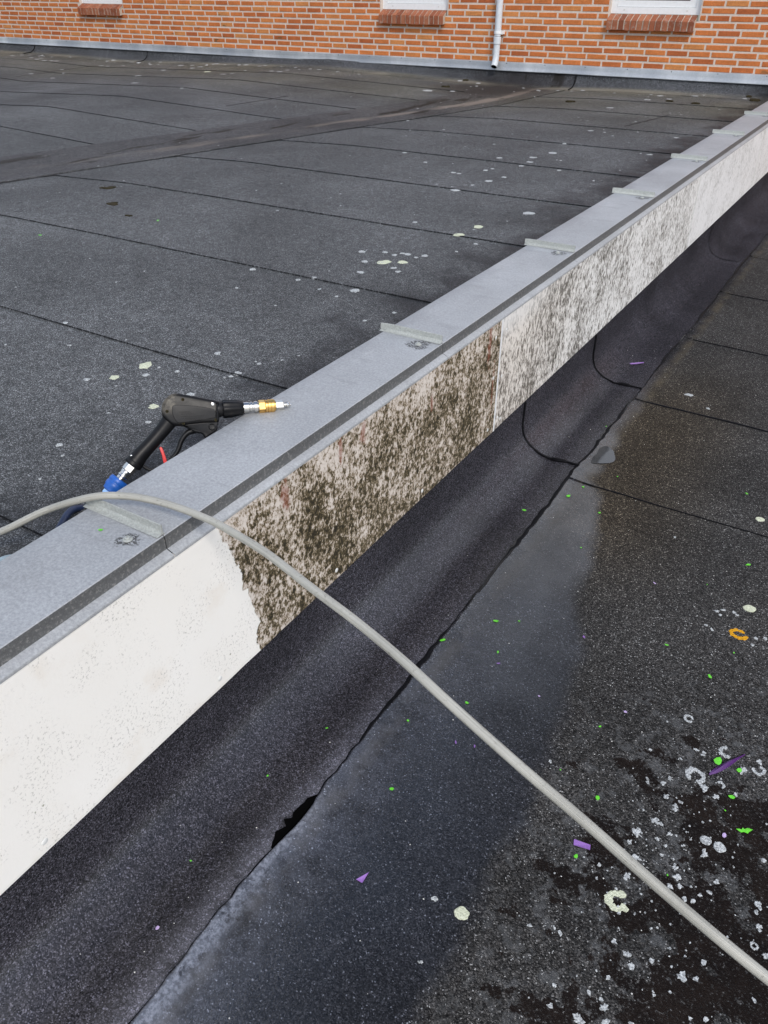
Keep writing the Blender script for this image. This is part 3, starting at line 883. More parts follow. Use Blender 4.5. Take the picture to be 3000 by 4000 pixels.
# windows with brick sills
for wi, (a, b) in enumerate(WIN):
    yf = WALL+.050
    mb = MB(); fw = .062
    mb.box(a, b, yf, yf+.07, ZS, ZS+fw); mb.box(a, b, yf, yf+.07, ZWT-fw, ZWT)
    mb.box(a, a+fw, yf, yf+.07, ZS+fw, ZWT-fw); mb.box(b-fw, b, yf, yf+.07, ZS+fw, ZWT-fw)
    win = mb.build('window', M['white']); place(win, wall)
    mb = MB(); s0, s1 = a+fw+.003, b-fw-.003; t0, t1 = ZS+fw+.003, ZWT-fw-.003; sw = .060; ys = yf+.012
    mb.box(s0, s1, ys, ys+.05, t0, t0+sw); mb.box(s0, s1, ys, ys+.05, t1-sw, t1)
    mb.box(s0, s0+sw+.014, ys, ys+.05, t0+sw, t1-sw); mb.box(s1-sw-.014, s1, ys, ys+.05, t0+sw, t1-sw)
    sh = mb.build('sash', M['white']); sh.parent = win
    mb = MB(); mb.box(s0+sw, s1-sw, ys+.022, ys+.028, t0+sw-.01, t1-sw+.01)
    pn = mb.build('pane', M['glass']); pn.parent = win
    for xx in (a+.15, b-.15):
        lathe('weep_cap', [(0, .010), (.003, .009), (.004, .004)], (xx, yf, ZS+.036), (0, -1, 0), M['rivet'], win, 10)
    # sill of bricks on edge
    sill = empty('window_sill', ((a+b)/2, WALL, .46)); place(sill, wall)
    sill.location = (0, 0, 0)
    x0, x1 = a-.004, b-.022
    nb = 14; pt = (x1-x0)/nb
    for i in range(nb):
        w = pt-.0135; xc = x0 + pt*(i+.5); e = lambda s=.002: random.uniform(-s, s)
        dz, dyy = e(.003), e(.004)
        pr = [(WALL-.060+dyy, .458+dz), (WALL-.062+dyy, .552+dz), (WALL-.052+dyy, .560+dz), (WALL+.049, .609), (WALL+.049, .470)]
        vs = [(xc-w/2+e(), y, z) for y, z in pr] + [(xc+w/2+e(), y, z) for y, z in pr]
        fs = [tuple(range(5)), tuple(range(5, 10))[::-1]] + [(k, k+5, (k+1) % 5+5, (k+1) % 5) for k in range(5)]
        o = obj('sill_brick', vs, fs, M['sillb'], None)
        at = o.data.attributes.new('tone', 'FLOAT', 'POINT'); tv = random.random()
        for d in at.data: d.value = tv
        o.parent = sill
    mb = MB()
    pr = [(WALL-.054, .463), (WALL-.054, .549), (WALL+.048, .603), (WALL+.048, .475)]
    mb.add([(x0+.004, y, z) for y, z in pr]+[(x1-.004, y, z) for y, z in pr], [(0,1,2,3), (7,6,5,4), (0,4,5,1), (1,5,6,2), (2,6,7,3), (3,7,4,0)])
    o = mb.build('sill_mortar', M['sillm'], None); o.parent = sill
# zinc flashing let into the wall, in overlapping lengths
fx = [-18.2] + [-.205 - 1.0*i for i in range(18)][::-1]
for q, (a, b) in enumerate(zip(fx[:-1], fx[1:])):
    n = 16; mb = MB(); rows = []; tw = random.uniform(-.003, .003)
    for i in range(n+1):
        x = a + (b+.02-a)*i/n
        bul = .004*nz(x*2.7, 3) + .002*nz(x*9, 1); drop = .003*nz(x*1.3, 7)
        pf = WALL - .022 - (.0018 if q % 2 else 0)
        rows.append([(x, WALL+.004, .0905), (x, pf-.001, .088), (x, pf-.002, .084), (x, pf-.005-abs(bul), .05), (x, pf-.010-abs(bul)*1.3, .008+drop), (x, pf-.017-abs(bul), .0005+drop), (x, pf-.010, -.003+drop)])
    grid(mb, rows, flip=False)
    fo = mb.build('flashing', M['zinc'], None, True); place(fo, wall)
    for xx in (a+.22, a+.72):
        lathe('nail', [(0, .007), (.002, .006), (.003, .003)], (xx, WALL-.025, .076), (0, -1, 0), M['lip'], fo, 8)

# ---------------------------------------------------------------- downpipe
dp = tag(empty('downpipe', (-3.615, WALL-.06, .03)), 'pale grey rain downpipe ending in an open shoe above the zinc flashing', 'downpipe')
PX, PYY, PR = -3.615, WALL-.062, .040
place(lathe('pipe', [(0, PR), (2.55, PR)], (PX, PYY, .36), (0, 0, 1), M['pipe'], None, 28), dp)
place(lathe('socket', [(0, PR+.001), (.004, PR+.005), (.075, PR+.005), (.08, PR+.001)], (PX, PYY, .275), (0, 0, 1), M['pipe'], None, 28), dp)
sh_path = catmull([(PX, PYY, .30), (PX, PYY-.002, .20), (PX, PYY-.008, .13), (PX+.001, PYY-.026, .075), (PX+.002, PYY-.050, .040)], 5)
def shoe(rad, mat, nm):
    return tube_obj(nm, sh_path, rad, mat, None, 24, caps=False)
place(shoe(PR-.001, M['pipe'], 'outlet_shoe'), dp)
place(shoe(PR-.006, M['dark'], 'outlet_bore'), dp)
e = sh_path[-1]; tdir = (sh_path[-1]-sh_path[-2]).normalized()
N1 = Vector((1, 0, 0)); N1 = (N1 - tdir*N1.dot(tdir)).normalized(); B1 = tdir.cross(N1)
rim = []; 
for rr in (PR-.001, PR-.006):
    rim.append([tuple(e + (N1*math.cos(2*math.pi*k/24)+B1*math.sin(2*math.pi*k/24))*rr) for k in range(25)])
mb = MB(); grid(mb, rim, flip=False); place(mb.build('outlet_rim', M['pipe']), dp)
place(lathe('bracket', [(0, PR+.001), (.0, PR+.006), (.028, PR+.006), (.028, PR+.001)], (PX, PYY, .385), (0, 0, 1), M['white'], None, 24), dp)
mb = MB(); mb.box(PX+PR-.004, PX+PR+.026, PYY-.014, WALL+.002, .380, .418); place(mb.build('bracket_lug', M['white']), dp)

# ---------------------------------------------------------------- spray gun
U = Vector((.658, .7504, -.0622)); V = Vector((-.3317, .3631, .8707)); W = Vector((.676, -.5523, .4878))
V = (V - U*V.dot(U)); U.normalize(); V.normalize(); W = U.cross(V); 
B0 = Vector((-.2547, .0470, .0262))
gun = tag(empty('spray_gun'), 'black pressure washer gun with brass coupler lying over the coping edge', 'spray gun')
gun.matrix_world = Matrix(((U.x, V.x, W.x, B0.x), (U.y, V.y, W.y, B0.y), (U.z, V.z, W.z, B0.z), (0, 0, 0, 1)))

def shell(name, prof, half, rnd, mat, parent, sub=4, w0=0.0, steps=4, sm=True):
    """rounded slab: closed outline in the gun's own plane, given thickness and a rounded rim"""
    P = [Vector((a, b, 0)) for a, b in prof]
    if sub > 1: P = catmull(P, sub, True)
    n = len(P)
    area = sum(P[i].x*P[(i+1) % n].y - P[(i+1) % n].x*P[i].y for i in range(n))
    if area < 0: P.reverse()
    nr = []
    for i in range(n):
        t = (P[(i+1) % n]-P[i-1]).normalized(); nr.append(Vector((-t.y, t.x, 0)))
    rings = []
    for k in range(steps+1):
        a = math.pi/2*k/steps
        rings.append((rnd*(1-math.sin(a)), -half+rnd*(1-math.cos(a))))
    rings = [(ins, w) for ins, w in rings][::1]
    lower = [(rnd*(1-math.sin(math.pi/2*k/steps)), -half + rnd*(1-math.cos(math.pi/2*k/steps))) for k in range(steps+1)]
    allr = lower + [(i_, -w_) for i_, w_ in lower[::-1]]
    vs = []
    for ins, w in allr:
        for i in range(n): vs.append(P[i] + nr[i]*ins + Vector((0, 0, w+w0)))
    fs = []
    for r in range(len(allr)-1):
        for i in range(n):
            fs.append((r*n+i, r*n+(i+1) % n, (r+1)*n+(i+1) % n, (r+1)*n+i))
    fs.append(tuple(range(n))[::-1]); fs.append(tuple((len(allr)-1)*n+i for i in range(n)))
    o = obj(name, vs, fs, mat, parent, sm)
    return o

body = shell('body_shell', [(-.1415,-.006),(-.1405,.0145),(-.1343,.0290),(-.1207,.0410),(-.1040,.0460),(-.072,.0390),(-.036,.0290),(-.004,.0200),(.0015,.012),(.0005,-.008),(-.0025,-.027),(-.008,-.0355),(-.049,-.0350),(-.0950,-.0362),(-.1180,-.0340),(-.1330,-.0215)], .0215, .009, M['gun'], gun, 4)
shell('side_plate', [(-.116,.008),(-.108,.016),(-.060,.010),(-.018,.000),(-.010,-.008),(-.012,-.020),(-.020,-.024),(-.092,-.029),(-.108,-.026),(-.116,-.008)], .0026, .0012, M['black'], gun, 3, .0212)
for (u0, u1, v0, h) in ((-.100, -.072, -.0005, .0026), (-.098, -.062, -.0062, .0018), (-.097, -.036, -.0118, .0016), (-.094, -.050, -.0168, .0016), (-.090, -.024, -.0212, .0016)):
    shell('raised_marking', [(u0, v0), (u1, v0-(u1-u0)*.06), (u1, v0-h-(u1-u0)*.06), (u0, v0-h)], .0007, .0003, M['gun'], gun, 1, .0239, 2, False)
shell('trigger_housing', [(-.0960,-.033),(-.050,-.031),(-.008,-.031),(-.0085,-.045),(-.0115,-.0560),(-.030,-.066),(-.0420,-.0720),(-.0455,-.064),(-.0520,-.0590),(-.066,-.0555),(-.0830,-.0430)], .0165, .004, M['black'], gun, 2)
lathe('pivot_cap', [(0, .0088), (.002, .0085), (.003, .0075), (.0022, .006), (.0022, .001)], (-.0225, -.0455, .0165), (0, 0, 1), M['gun'], gun, 20)
for i in range(4):
    mbx = MB(); mbx.box(-.0285+i*.0034, -.0268+i*.0034, -.0505, -.0405, .0185, .0196)
    mbx.build('pivot_rib', M['black'], gun)
# grip: oval section sweep
gp = catmull([(-.1180,-.0120,0),(-.1330,-.0300,0),(-.1560,-.0540,0),(-.1810,-.0780,0),(-.2050,-.1000,0),(-.2180,-.1140,0),(-.2270,-.1230,0)], 6)
gr = []
for i in range(len(gp)):
    t = i/(len(gp)-1)
    gr.append(.0215 - .0035*math.sin(math.pi*min(1, t*1.25)) + (.0025*max(0, (t-.75)/.25)))
go = tube_obj('grip', gp, gr, M['gun'], gun, 24)
go.data.transform(Matrix.Diagonal((1, 1, .88, 1)))
lathe('grip_collar', [(0, .0205), (.002, .0222), (.010, .0222), (.013, .018)], (-.2200, -.1160, 0), (-.7, -.714, 0), M['black'], gun, 24)
tr = catmull([(-.064,-.0500,0),(-.0800,-.0530,0),(-.0930,-.0620,0),(-.1030,-.0760,0),(-.1110,-.0930,0),(-.1200,-.1060,0),(-.1310,-.1150,0)], 6)
to = tube_obj('trigger', tr, [.0080-.0028*i/(len(tr)-1) for i in range(len(tr))], M['black'], gun, 12)
to.data.transform(Matrix.Diagonal((1, 1, 1.35, 1)))
gd = catmull([(-.206,-.122,0),(-.196,-.134,0),(-.180,-.142,0),(-.160,-.143,0),(-.143,-.132,0),(-.131,-.115,0)], 5)
tube_obj('trigger_guard', gd, .0048, M['black'], gun, 10)
shell('safety_latch', [(-.1575,-.0870),(-.1510,-.0858),(-.1470,-.1010),(-.1425,-.1220),(-.1465,-.1290),(-.1515,-.1250),(-.1535,-.1050)], .0035, .0012, M['red'], gun, 2)
for (u, v) in ((-.0875, .0285), (-.0150, .0120), (-.1290, .0020), (-.0930, -.0310), (-.0120, -.0290)):
    lathe('shell_screw', [(0, .0042), (.0016, .0040), (.0020, .0022), (.0012, .0018)], (u, v, .0205), (0, 0, 1), M['chrome'] if u > -.02 and v > 0 else M['moss'], gun, 12)
lathe('grip_pin', [(0, .0032), (.002, .0028), (.003, .001)], (-.2270, -.1000, .0175), (0, 0, 1), M['chrome'], gun, 12)
# barrel chain
ax = (1, -.006, 0); bo = (0, -.0015, 0)
lathe('front_ring', [(-.004, .0200), (.004, .0205), (.008, .0190), (.012, .0185)], bo, ax, M['black'], gun, 28)
lathe('front_collar', [(.009, .0190), (.011, .0232), (.016, .0245), (.030, .0232), (.050, .0205), (.060, .0188), (.064, .0160)], bo, ax, M['gun'], gun, 48, True, lambda k: 1.0 if k % 6 < 3 else .93)
lathe('steel_nipple', [(d_, r_*1.12) for d_, r_ in [(.060, .0122), (.064, .0128), (.0775, .0128), (.079, .0110), (.081, .0110), (.0815, .0128), (.0855, .0128), (.087, .0105), (.0905, .0105), (.091, .0132), (.0995, .0132), (.1010, .0110), (.1045, .0110)]], bo, ax, M['chrome'], gun, 28)
lathe('brass_nut', [(d_, r_*1.12) for d_, r_ in [(.1030, .0125), (.1040, .0150), (.1190, .0150), (.1200, .0135)]], bo, ax, M['brass'], gun, 6, False, None, .5)
lathe('brass_coupler', [(d_, r_*1.12) for d_, r_ in [(.1195, .0120), (.1205, .0148), (.1250, .0148), (.1258, .0138), (.1270, .0138), (.1278, .0156), (.1330, .0156), (.1338, .0148), (.1350, .0148), (.1358, .0156), (.1420, .0156), (.1432, .0145), (.1450, .0145), (.1460, .0118)]], bo, ax, M['brass'], gun, 32)
lathe('nozzle_hex', [(d_, r_*1.12) for d_, r_ in [(.1460, .0095), (.1480, .0120), (.1670, .0120), (.1690, .0100)]], bo, ax, M['chrome'], gun, 6, False, None, .5)
lathe('nozzle_tip', [(d_, r_*1.12) for d_, r_ in [(.1680, .0070), (.1705, .0070), (.1715, .0055), (.1750, .0055), (.1760, .0076), (.1815, .0076), (.1835, .0064), (.1850, .0048), (.1880, .0044), (.1885, .0018), (.1850, .0015)]], bo, ax, M['chrome'], gun, 20)
# hose end of the grip
hx = (-.70, -.714, 0); ho = (-.2285, -.1250, 0)
lathe('swivel_nut', [(d_, r_*1.12) for d_, r_ in [(-.006, .0120), (-.002, .0142), (.017, .0142), (.019, .0128)]], ho, hx, M['chrome'], gun, 6, False, None, .5)
lathe('swivel_body', [(d_, r_*1.12) for d_, r_ in [(.018, .0118), (.022, .0130), (.026, .0118), (.030, .0118), (.031, .0130), (.035, .0130), (.037, .0112), (.052, .0112)]], ho, hx, M['chrome'], gun, 28)
lathe('blue_quick_coupling', [(d_, r_*1.12) for d_, r_ in [(.044, .0125), (.045, .0205), (.050, .0222), (.056, .0222), (.058, .0212), (.060, .0212), (.062, .0225), (.070, .0225), (.074, .0205), (.082, .0195), (.085, .0150)]], ho, hx, M['blue'], gun, 32)
lathe('pale_blue_hose_tail', [(d_, r_*1.12) for d_, r_ in [(.084, .0150), (.086, .0165), (.093, .0165), (.095, .0145), (.098, .0155), (.104, .0150), (.108, .0120)]], ho, hx, M['pblue'], gun, 6, False)
# ---------------------------------------------------------------- hoses
def tow(u, v, w=0): return B0 + U*u + V*v + W*w
s0 = tow(ho[0]+hx[0]*.104, ho[1]+hx[1]*.104)
pts = [s0, s0 + Vector((-.010, -.035, -.010)), Vector((-.385, -.355, -.108)), Vector((-.330, -.45, -.112)), Vector((-.272, -.54, -.102)), Vector((-.250, -.62, -.085)), Vector((-.255, -.70, -.090)), Vector((-.32, -.85, -.112)), Vector((-.55, -1.25, -.113)), Vector((-1.1, -1.8, -.113))]
bh = tube_obj('supply_hose', catmull(pts, 8), .0085, M['navy'], None, 12)
tag(bh, 'dark blue supply hose running from the gun grip down behind the coping', 'hose')
HOSE = [(-2.4,-2.2,-.112),(-1.5,-1.55,-.111),(-.95,-1.06,-.110),(-.60,-.74,-.104),(-.46,-.612,-.083),(-.377,-.537,-.055),(-.297,-.467,-.010),(-.190,-.423,.0365),(-.130,-.385,.039),(-.066,-.367,.040),(.007,-.361,.042),(.087,-.364,.045),(.138,-.371,.047),(.258,-.393,.048),(.391,-.429,.045),(.503,-.454,.037),(.611,-.481,.025),(.722,-.510,.005),(.851,-.533,-.030),(.958,-.550,-.058),(1.091,-.571,-.097),(1.231,-.587,-.138),(1.38,-.58,-.20),(1.56,-.52,-.34),(1.76,-.40,-.56),(1.95,-.18,-.70),(2.15,.1,-.737),(2.5,.7,-.739)]
gh = tube_obj('pressure_hose', catmull(HOSE, 9), .0080, M['hose'], None, 18)
ph = tube_obj('garden_hose', catmull([(-.9, -1.5, -.112), (-.42, -1.02, -.108), (-.262, -.80, -.060), (-.2285, -.68, -.020), (-.2265, -.625, -.0125), (-.228, -.585, -.040), (-.224, -.55, -.090), (-.226, -.48, -.113), (-.228, -.30, -.114), (-.228, .2, -.114)], 7), .0075, M['phose'], None, 12)
tag(ph, 'pale blue hose rising against the coping at the left edge', 'hose')
tag(gh, 'long grey rubber pressure hose arching over the coping to the bottom right corner', 'hose')
LICHEN_UP=[(-0.894,0.38,0.0214),(-0.911,0.257,0.0166),(-0.972,0.199,0.0107),(-0.838,0.325,0.0108),(-0.77,0.401,0.0084),(-0.845,0.392,0.0043),(-0.611,0.293,0.0111),(-0.647,0.172,0.0154),(-0.587,0.09,0.0074),(-0.695,-0.137,0.0099),(-0.728,0.07,0.0053),(-0.639,-0.171,0.0042),(-0.755,0.578,0.0106),(-0.589,0.49,0.0117),(-0.596,0.464,0.0067),(-0.607,0.445,0.005),(-0.579,0.587,0.0077),(-0.599,0.593,0.0043),(-0.531,0.651,0.0043),(-1.266,1.383,0.0159),(-1.008,1.371,0.011),(-0.96,1.422,0.0088),(-0.732,1.374,0.0095),(-0.713,1.385,0.0095),(-0.832,1.591,0.0146),(-0.902,1.732,0.014),(-0.833,1.761,0.0139),(-1.159,1.149,0.0075),(-0.888,1.065,0.0051),(-0.855,1.315,0.0064),(-0.743,1.28,0.0062),(-0.498,1.112,0.0048),(-1.252,0.363,0.0063),(-1.437,0.5,0.0096),(-1.449,0.25,0.0054),(-0.591,-0.283,0.004),(-0.82,1.775,0.0326),(-0.753,1.816,0.0256),(-1.002,1.861,0.0157),(-0.902,1.737,0.0152),(-0.901,1.909,0.0145),(-0.84,1.894,0.0143),(-0.821,1.936,0.012),(-0.795,1.939,0.0144),(-0.715,1.958,0.0143),(-0.737,1.914,0.0095),(-0.74,1.723,0.0148),(-0.697,1.687,0.0135),(-0.832,1.592,0.0157),(-0.962,1.426,0.0099),(-0.719,1.379,0.0212),(-0.449,1.243,0.0079),(-0.743,1.281,0.0083),(-0.497,1.111,0.0068),(-0.855,1.32,0.0064),(-0.743,2.361,0.0244),(-0.731,2.55,0.0279),(-0.622,2.958,0.0281),(-0.603,2.261,0.0099),(-1.057,2.46,0.0122),(-0.62,2.095,0.0072),(-1.401,3.331,0.008),(-1.198,3.425,0.0127),(-1.23,3.253,0.0312),(-1.164,3.587,0.0228),(-1.482,3.704,0.017),(-1.432,3.691,0.0135),(-1.133,3.746,0.0166),(-1.19,4.155,0.0176),(-1.238,4.471,0.0294),(-1.192,4.299,0.0215),(-1.186,4.714,0.0283),(-1.436,4.329,0.022),(-1.332,3.885,0.0172),(-1.315,3.958,0.0121),(-0.909,4.143,0.0137),(-0.603,3.947,0.0098),(-1.027,4.468,0.0108),(-1.256,5.129,0.0199),(-1.298,5.851,0.0216),(-1.17,5.83,0.0128),(-0.59,5.874,0.0207),(-0.558,5.023,0.0187),(-1.61,7.299,0.0355),(-1.479,8.109,0.0378),(-1.458,8.513,0.0391),(-1.297,8.287,0.0326),(-2.126,4.162,0.0189),(-1.813,3.919,0.0143),(-2.975,5.663,0.0165),(-2.638,5.126,0.0109),(-2.374,5.238,0.0109),(-1.712,4.827,0.0119),(-3.92,7.725,0.0652),(-3.68,7.889,0.0297),(-7.337,7.774,0.0552),(-8.524,8.492,0.053),(-8.345,8.542,0.0377),(-8.018,8.358,0.0405),(-7.979,8.154,0.0363),(-8.176,7.789,0.0429),(-7.875,7.03,0.0336),(-7.155,6.284,0.0401),(-6.866,7.556,0.0333),(-8.05,8.779,0.0303),(-6.825,7.679,0.0201),(-6.927,8.061,0.0277),(-7.112,8.717,0.0291),(-6.506,8.104,0.0341),(-6.346,8.069,0.0371),(-6.4,8.308,0.0275),(-6.121,6.011,0.0201),(-8.076,8.714,0.0189),(-9.121,8.459,0.0232),(-9.568,8.647,0.0318),(-12.351,8.721,0.0351),(-12.178,8.325,0.0341),(-11.577,8.235,0.0333),(-11.238,8.08,0.0408),(-11.353,8.248,0.0331),(-10.941,7.982,0.0401),(-10.828,8.03,0.0321),(-10.756,8.067,0.0361),(-9.741,7.329,0.0259),(-9.325,7.012,0.025),(-9.562,6.654,0.0282),(-8.873,6.465,0.027),(-9.763,8.069,0.031),(-9.571,8.028,0.0307),(-10.233,8.775,0.041),(-9.39,8.165,0.0269),(-9.718,8.647,0.032),(-9.517,8.602,0.0317),(-9.086,8.431,0.0309)]
LICHEN_LOW=[(0.984,-0.041,0.0073),(0.992,-0.008,0.011),(1.011,-0.074,0.0095),(1.005,-0.129,0.007),(1.038,0.001,0.0055),(1.059,-0.005,0.0048),(1.058,0.03,0.0067),(1.091,-0.05,0.0059),(1.103,-0.072,0.0081),(1.094,-0.101,0.0069),(1.168,-0.281,0.0094),(1.308,-0.147,0.0075),(1.06,-0.298,0.0064),(1.052,-0.424,0.0071),(1.018,-0.471,0.008),(1.064,-0.448,0.006),(1.132,-0.239,0.0049),(1.274,-0.04,0.0079),(1.272,-0.059,0.0067),(1.281,-0.091,0.0066),(1.147,-0.108,0.0051),(1.157,-0.086,0.0057),(1.202,0.365,0.008),(1.17,0.317,0.0086),(1.097,0.207,0.0129),(1.023,0.131,0.007),(1.049,0.116,0.0082),(1.053,0.106,0.0082),(1.057,0.134,0.0051),(1.129,0.197,0.0077),(1.169,0.228,0.0064),(1.019,0.049,0.0087),(1.142,0.019,0.0095),(0.659,-0.405,0.0068),(0.7,-0.54,0.0048),(0.97,0.918,0.0066),(0.986,0.935,0.0058),(0.985,0.905,0.0049),(1.02,0.941,0.0074),(1.031,0.933,0.0066),(0.958,0.831,0.0048),(0.976,0.821,0.0048),(1.103,0.852,0.0071),(1.127,0.867,0.0063),(1.099,0.816,0.0055),(0.736,0.081,0.004),(1.051,0.319,0.0068),(1.069,0.311,0.0054),(1.07,0.321,0.0047),(0.947,0.255,0.0041),(0.488,2.485,0.0138),(0.601,2.388,0.0097),(0.747,1.261,0.0056),(0.968,0.159,0.0046),(1.024,0.269,0.0034),(1.016,0.189,0.0059),(0.972,0.148,0.0052),(1.005,0.166,0.0058)]
RINGS=[(1.122,0.353,0.0189),(1.069,0.234,0.0236),(1.204,0.337,0.0165),(1.129,0.238,0.0117),(1.282,-0.139,0.0086),(1.007,0.416,0.0134)]
LICHEN_NAMED=[(1.058,0.989,0.0199),(1.053,0.843,0.0287),(1.004,-0.196,0.0227),(0.725,-0.403,0.0168),(1.136,0.059,0.0133),(1.168,0.058,0.0144),(0.99,1.541,0.0174)]
GREEN=[(0.478,1.016,0.0046),(0.384,0.5,0.0106),(0.447,0.539,0.0041),(0.449,0.376,0.007),(0.461,0.144,0.0072),(1.007,1.227,0.0116),(0.912,1.04,0.0034),(0.876,0.676,0.0071),(1.058,0.748,0.0039),(1.02,0.609,0.012),(0.808,0.261,0.0049),(0.879,0.037,0.0089),(0.769,0.068,0.0033),(0.889,-0.143,0.0071),(1.109,0.302,0.016),(1.162,0.31,0.0099),(1.162,0.216,0.0089),(1.208,0.133,0.0208),(1.157,0.167,0.0031),(1.083,-0.078,0.0029),(0.342,1.411,0.0072),(0.316,1.313,0.0111),(0.211,1.123,0.0088),(0.459,1.266,0.0068),(0.911,1.702,0.0071),(0.435,1.556,0.0042),(0.254,1.95,0.0047),(0.285,0.328,0.0126),(0.353,0.0,0.0049),(0.429,-0.212,0.0077),(0.179,-0.14,0.0042),(0.139,-0.345,0.0039),(0.136,-0.623,0.003),(0.03,0.899,0.0038)]
GREEN_UP=[-2.236,1.77,-0.125,-2.535,1.256,-0.125]
PURPLE=[(0.759,0.955,0.0086),(0.648,0.577,0.0056),(0.624,0.277,0.0044),(0.851,0.348,0.0064),(0.471,0.334,0.0061),(0.891,-0.109,0.0205),(1.17,0.095,0.0085),(0.547,0.019,0.0068),(0.499,0.004,0.0068),(0.162,2.714,0.0378),(0.498,-0.453,0.0151),(0.185,-0.777,0.0055)]
BLADE=[(1.099,0.256,0.0007),(1.164,0.369,0.0007)]
MOSS=[(-0.582,9.098),(-0.505,8.588),(-0.956,8.032),(-1.236,8.073),(-2.122,7.554),(-3.894,8.142),(-3.959,8.894),(-3.093,2.195),(-2.734,1.915),(-2.447,1.768)]

# ---------------------------------------------------------------- lichen, moss and scraps
def z_low_top(x, y):
    if x < lap_x(y):
        for (x0, z0), (x1, z1) in zip(PROF[3:], PROF[4:]):
            if x0 <= x <= x1: return z0 + (z1-z0)*(x-x0)/(x1-x0) + .005
        return -.745
    for a, b in zip(YE[:-1], YE[1:]):
        if a <= y < b: return zLow(x, y) + .0045*(1-(y-a)/(b-a))
    return zLow(x, y)
def ztopU(x, y):
    z = z_up(x, y)
    if abs(x - xv(y)) < .43: z = zU(x, y) + .0125
    if y > 8.6: z = max(z, zU(x, 8.7) + .008 + max(0, y-8.68)*.06)
    return z
def blob(mb, x, y, r, zf, seed, asp=1.0, rot=0.0, h=.0016, n=13, mi=0, ragged=.28):
    vs = []; c, s = math.cos(rot), math.sin(rot)
    def pt(u, v, dz):
        px, py = x + u*c - v*s, y + u*s + v*c
        vs.append((px, py, zf(px, py) + dz))
    pt(0, 0, h*.8)
    for f, dz in ((.6, h), (.9, h*.8), (1.0, -.0004)):
        for k in range(n):
            a = 2*math.pi*k/n
            q = r*f*(1 + ragged*nz(math.cos(a)*1.6+seed*3.7, math.sin(a)*1.6, seed*1.3) + ragged*.6*nz(math.cos(a)*5+seed, math.sin(a)*5, seed))
            pt(q*math.cos(a), q*math.sin(a)*asp, dz)
    fs = [(0, 1+k, 1+(k+1) % n) for k in range(n)]
    for R in range(2):
        for k in range(n):
            a0 = 1+R*n+k; a1 = 1+R*n+(k+1) % n
            fs.append((a0, a0+n, a1+n, a1))
    mb.add(vs, fs, mi)
def ring(mb, x, y, r, zf, seed, a0, a1, w=.34, mi=0, asp=1.0):
    rnd = random.Random(seed); k = int(max(8, (a1-a0)*r/(w*r*.62)))
    for i in range(k+1):
        a = a0 + (a1-a0)*i/k + rnd.uniform(-.08, .08); rr = r*rnd.uniform(.86, 1.1)
        blob(mb, x+math.cos(a)*rr, y+math.sin(a)*rr*asp, r*w*rnd.uniform(.55, 1.0), zf, seed+i*1.7, rnd.uniform(.7, 1.2), rnd.uniform(0, 3), .0018, 10, mi, .4)

mb = MB()
for i, (x, y, r) in enumerate(LICHEN_UP):
    blob(mb, x, min(y, 8.75), r*1.02, ztopU, i*1.31, random.uniform(.8, 1.15), random.uniform(0, 3), .002, 13, 1 if i in (0, 1, 7, 36, 37, 55, 56, 95) else 0, .46)
rnd = random.Random(5)
for i in range(150):
    x = -.5 - rnd.random()**1.3*5.2; y = rnd.uniform(.2, 8.6)
    blob(mb, x, y, rnd.uniform(.003, .0075)*(.6+.13*y), ztopU, 300+i, rnd.uniform(.7, 1.2), rnd.uniform(0, 3), .0015, 8)
for i in range(45):
    x = rnd.uniform(-12.5, -.6); y = rnd.uniform(8.45, 8.74)
    blob(mb, x, y, rnd.uniform(.012, .035), ztopU, 500+i, rnd.uniform(.6, 1.1), rnd.uniform(0, 3), .003, 9)
o = mb.build('lichen', None, None, False, [M['lich'], M['pale']])
tag(o, 'scattered whitish lichen spots growing on the upper roof felt', 'lichen', kind='stuff')
mb = MB()
for i, (x, y, r) in enumerate(LICHEN_LOW):
    blob(mb, x, y, r, z_low_top, 700+i*1.7, random.uniform(.6, 1.3), random.uniform(0, 3), .0018, 16, 0, .95)
RA = [(1.9, 5.2), (-.9, 4.2), (3.2, 7.4), (-.6, 2.2), (0, 6.2), (.4, 5.6)]
for i, (x, y, r) in enumerate(RINGS):
    ring(mb, x, y, r*.82, z_low_top, 40+i, *RA[i], .42)
for i in range(120):
    x = rnd.gauss(1.12, .14); y = rnd.gauss(-.27, .16)
    if x < .82: continue
    blob(mb, x, y, rnd.choice((.0015, .002, .0025, .003, .0045, .006)), z_low_top, 900+i, rnd.uniform(.7, 1.2), rnd.uniform(0, 3), .0014, 8, 0, .9)
for i in range(120):
    x = rnd.gauss(1.08, .09); y = rnd.gauss(.06, .13)
    if x < .82: continue
    blob(mb, x, y, rnd.choice((.0013, .0018, .0022, .003)), z_low_top, 1200+i, rnd.uniform(.7, 1.2), rnd.uniform(0, 3), .0012, 8, 0, .5)
tag(mb.build('lichen', M['lich']), 'crusty white lichen spots and rings scattered over the lower roof corner', 'lichen', kind='stuff')
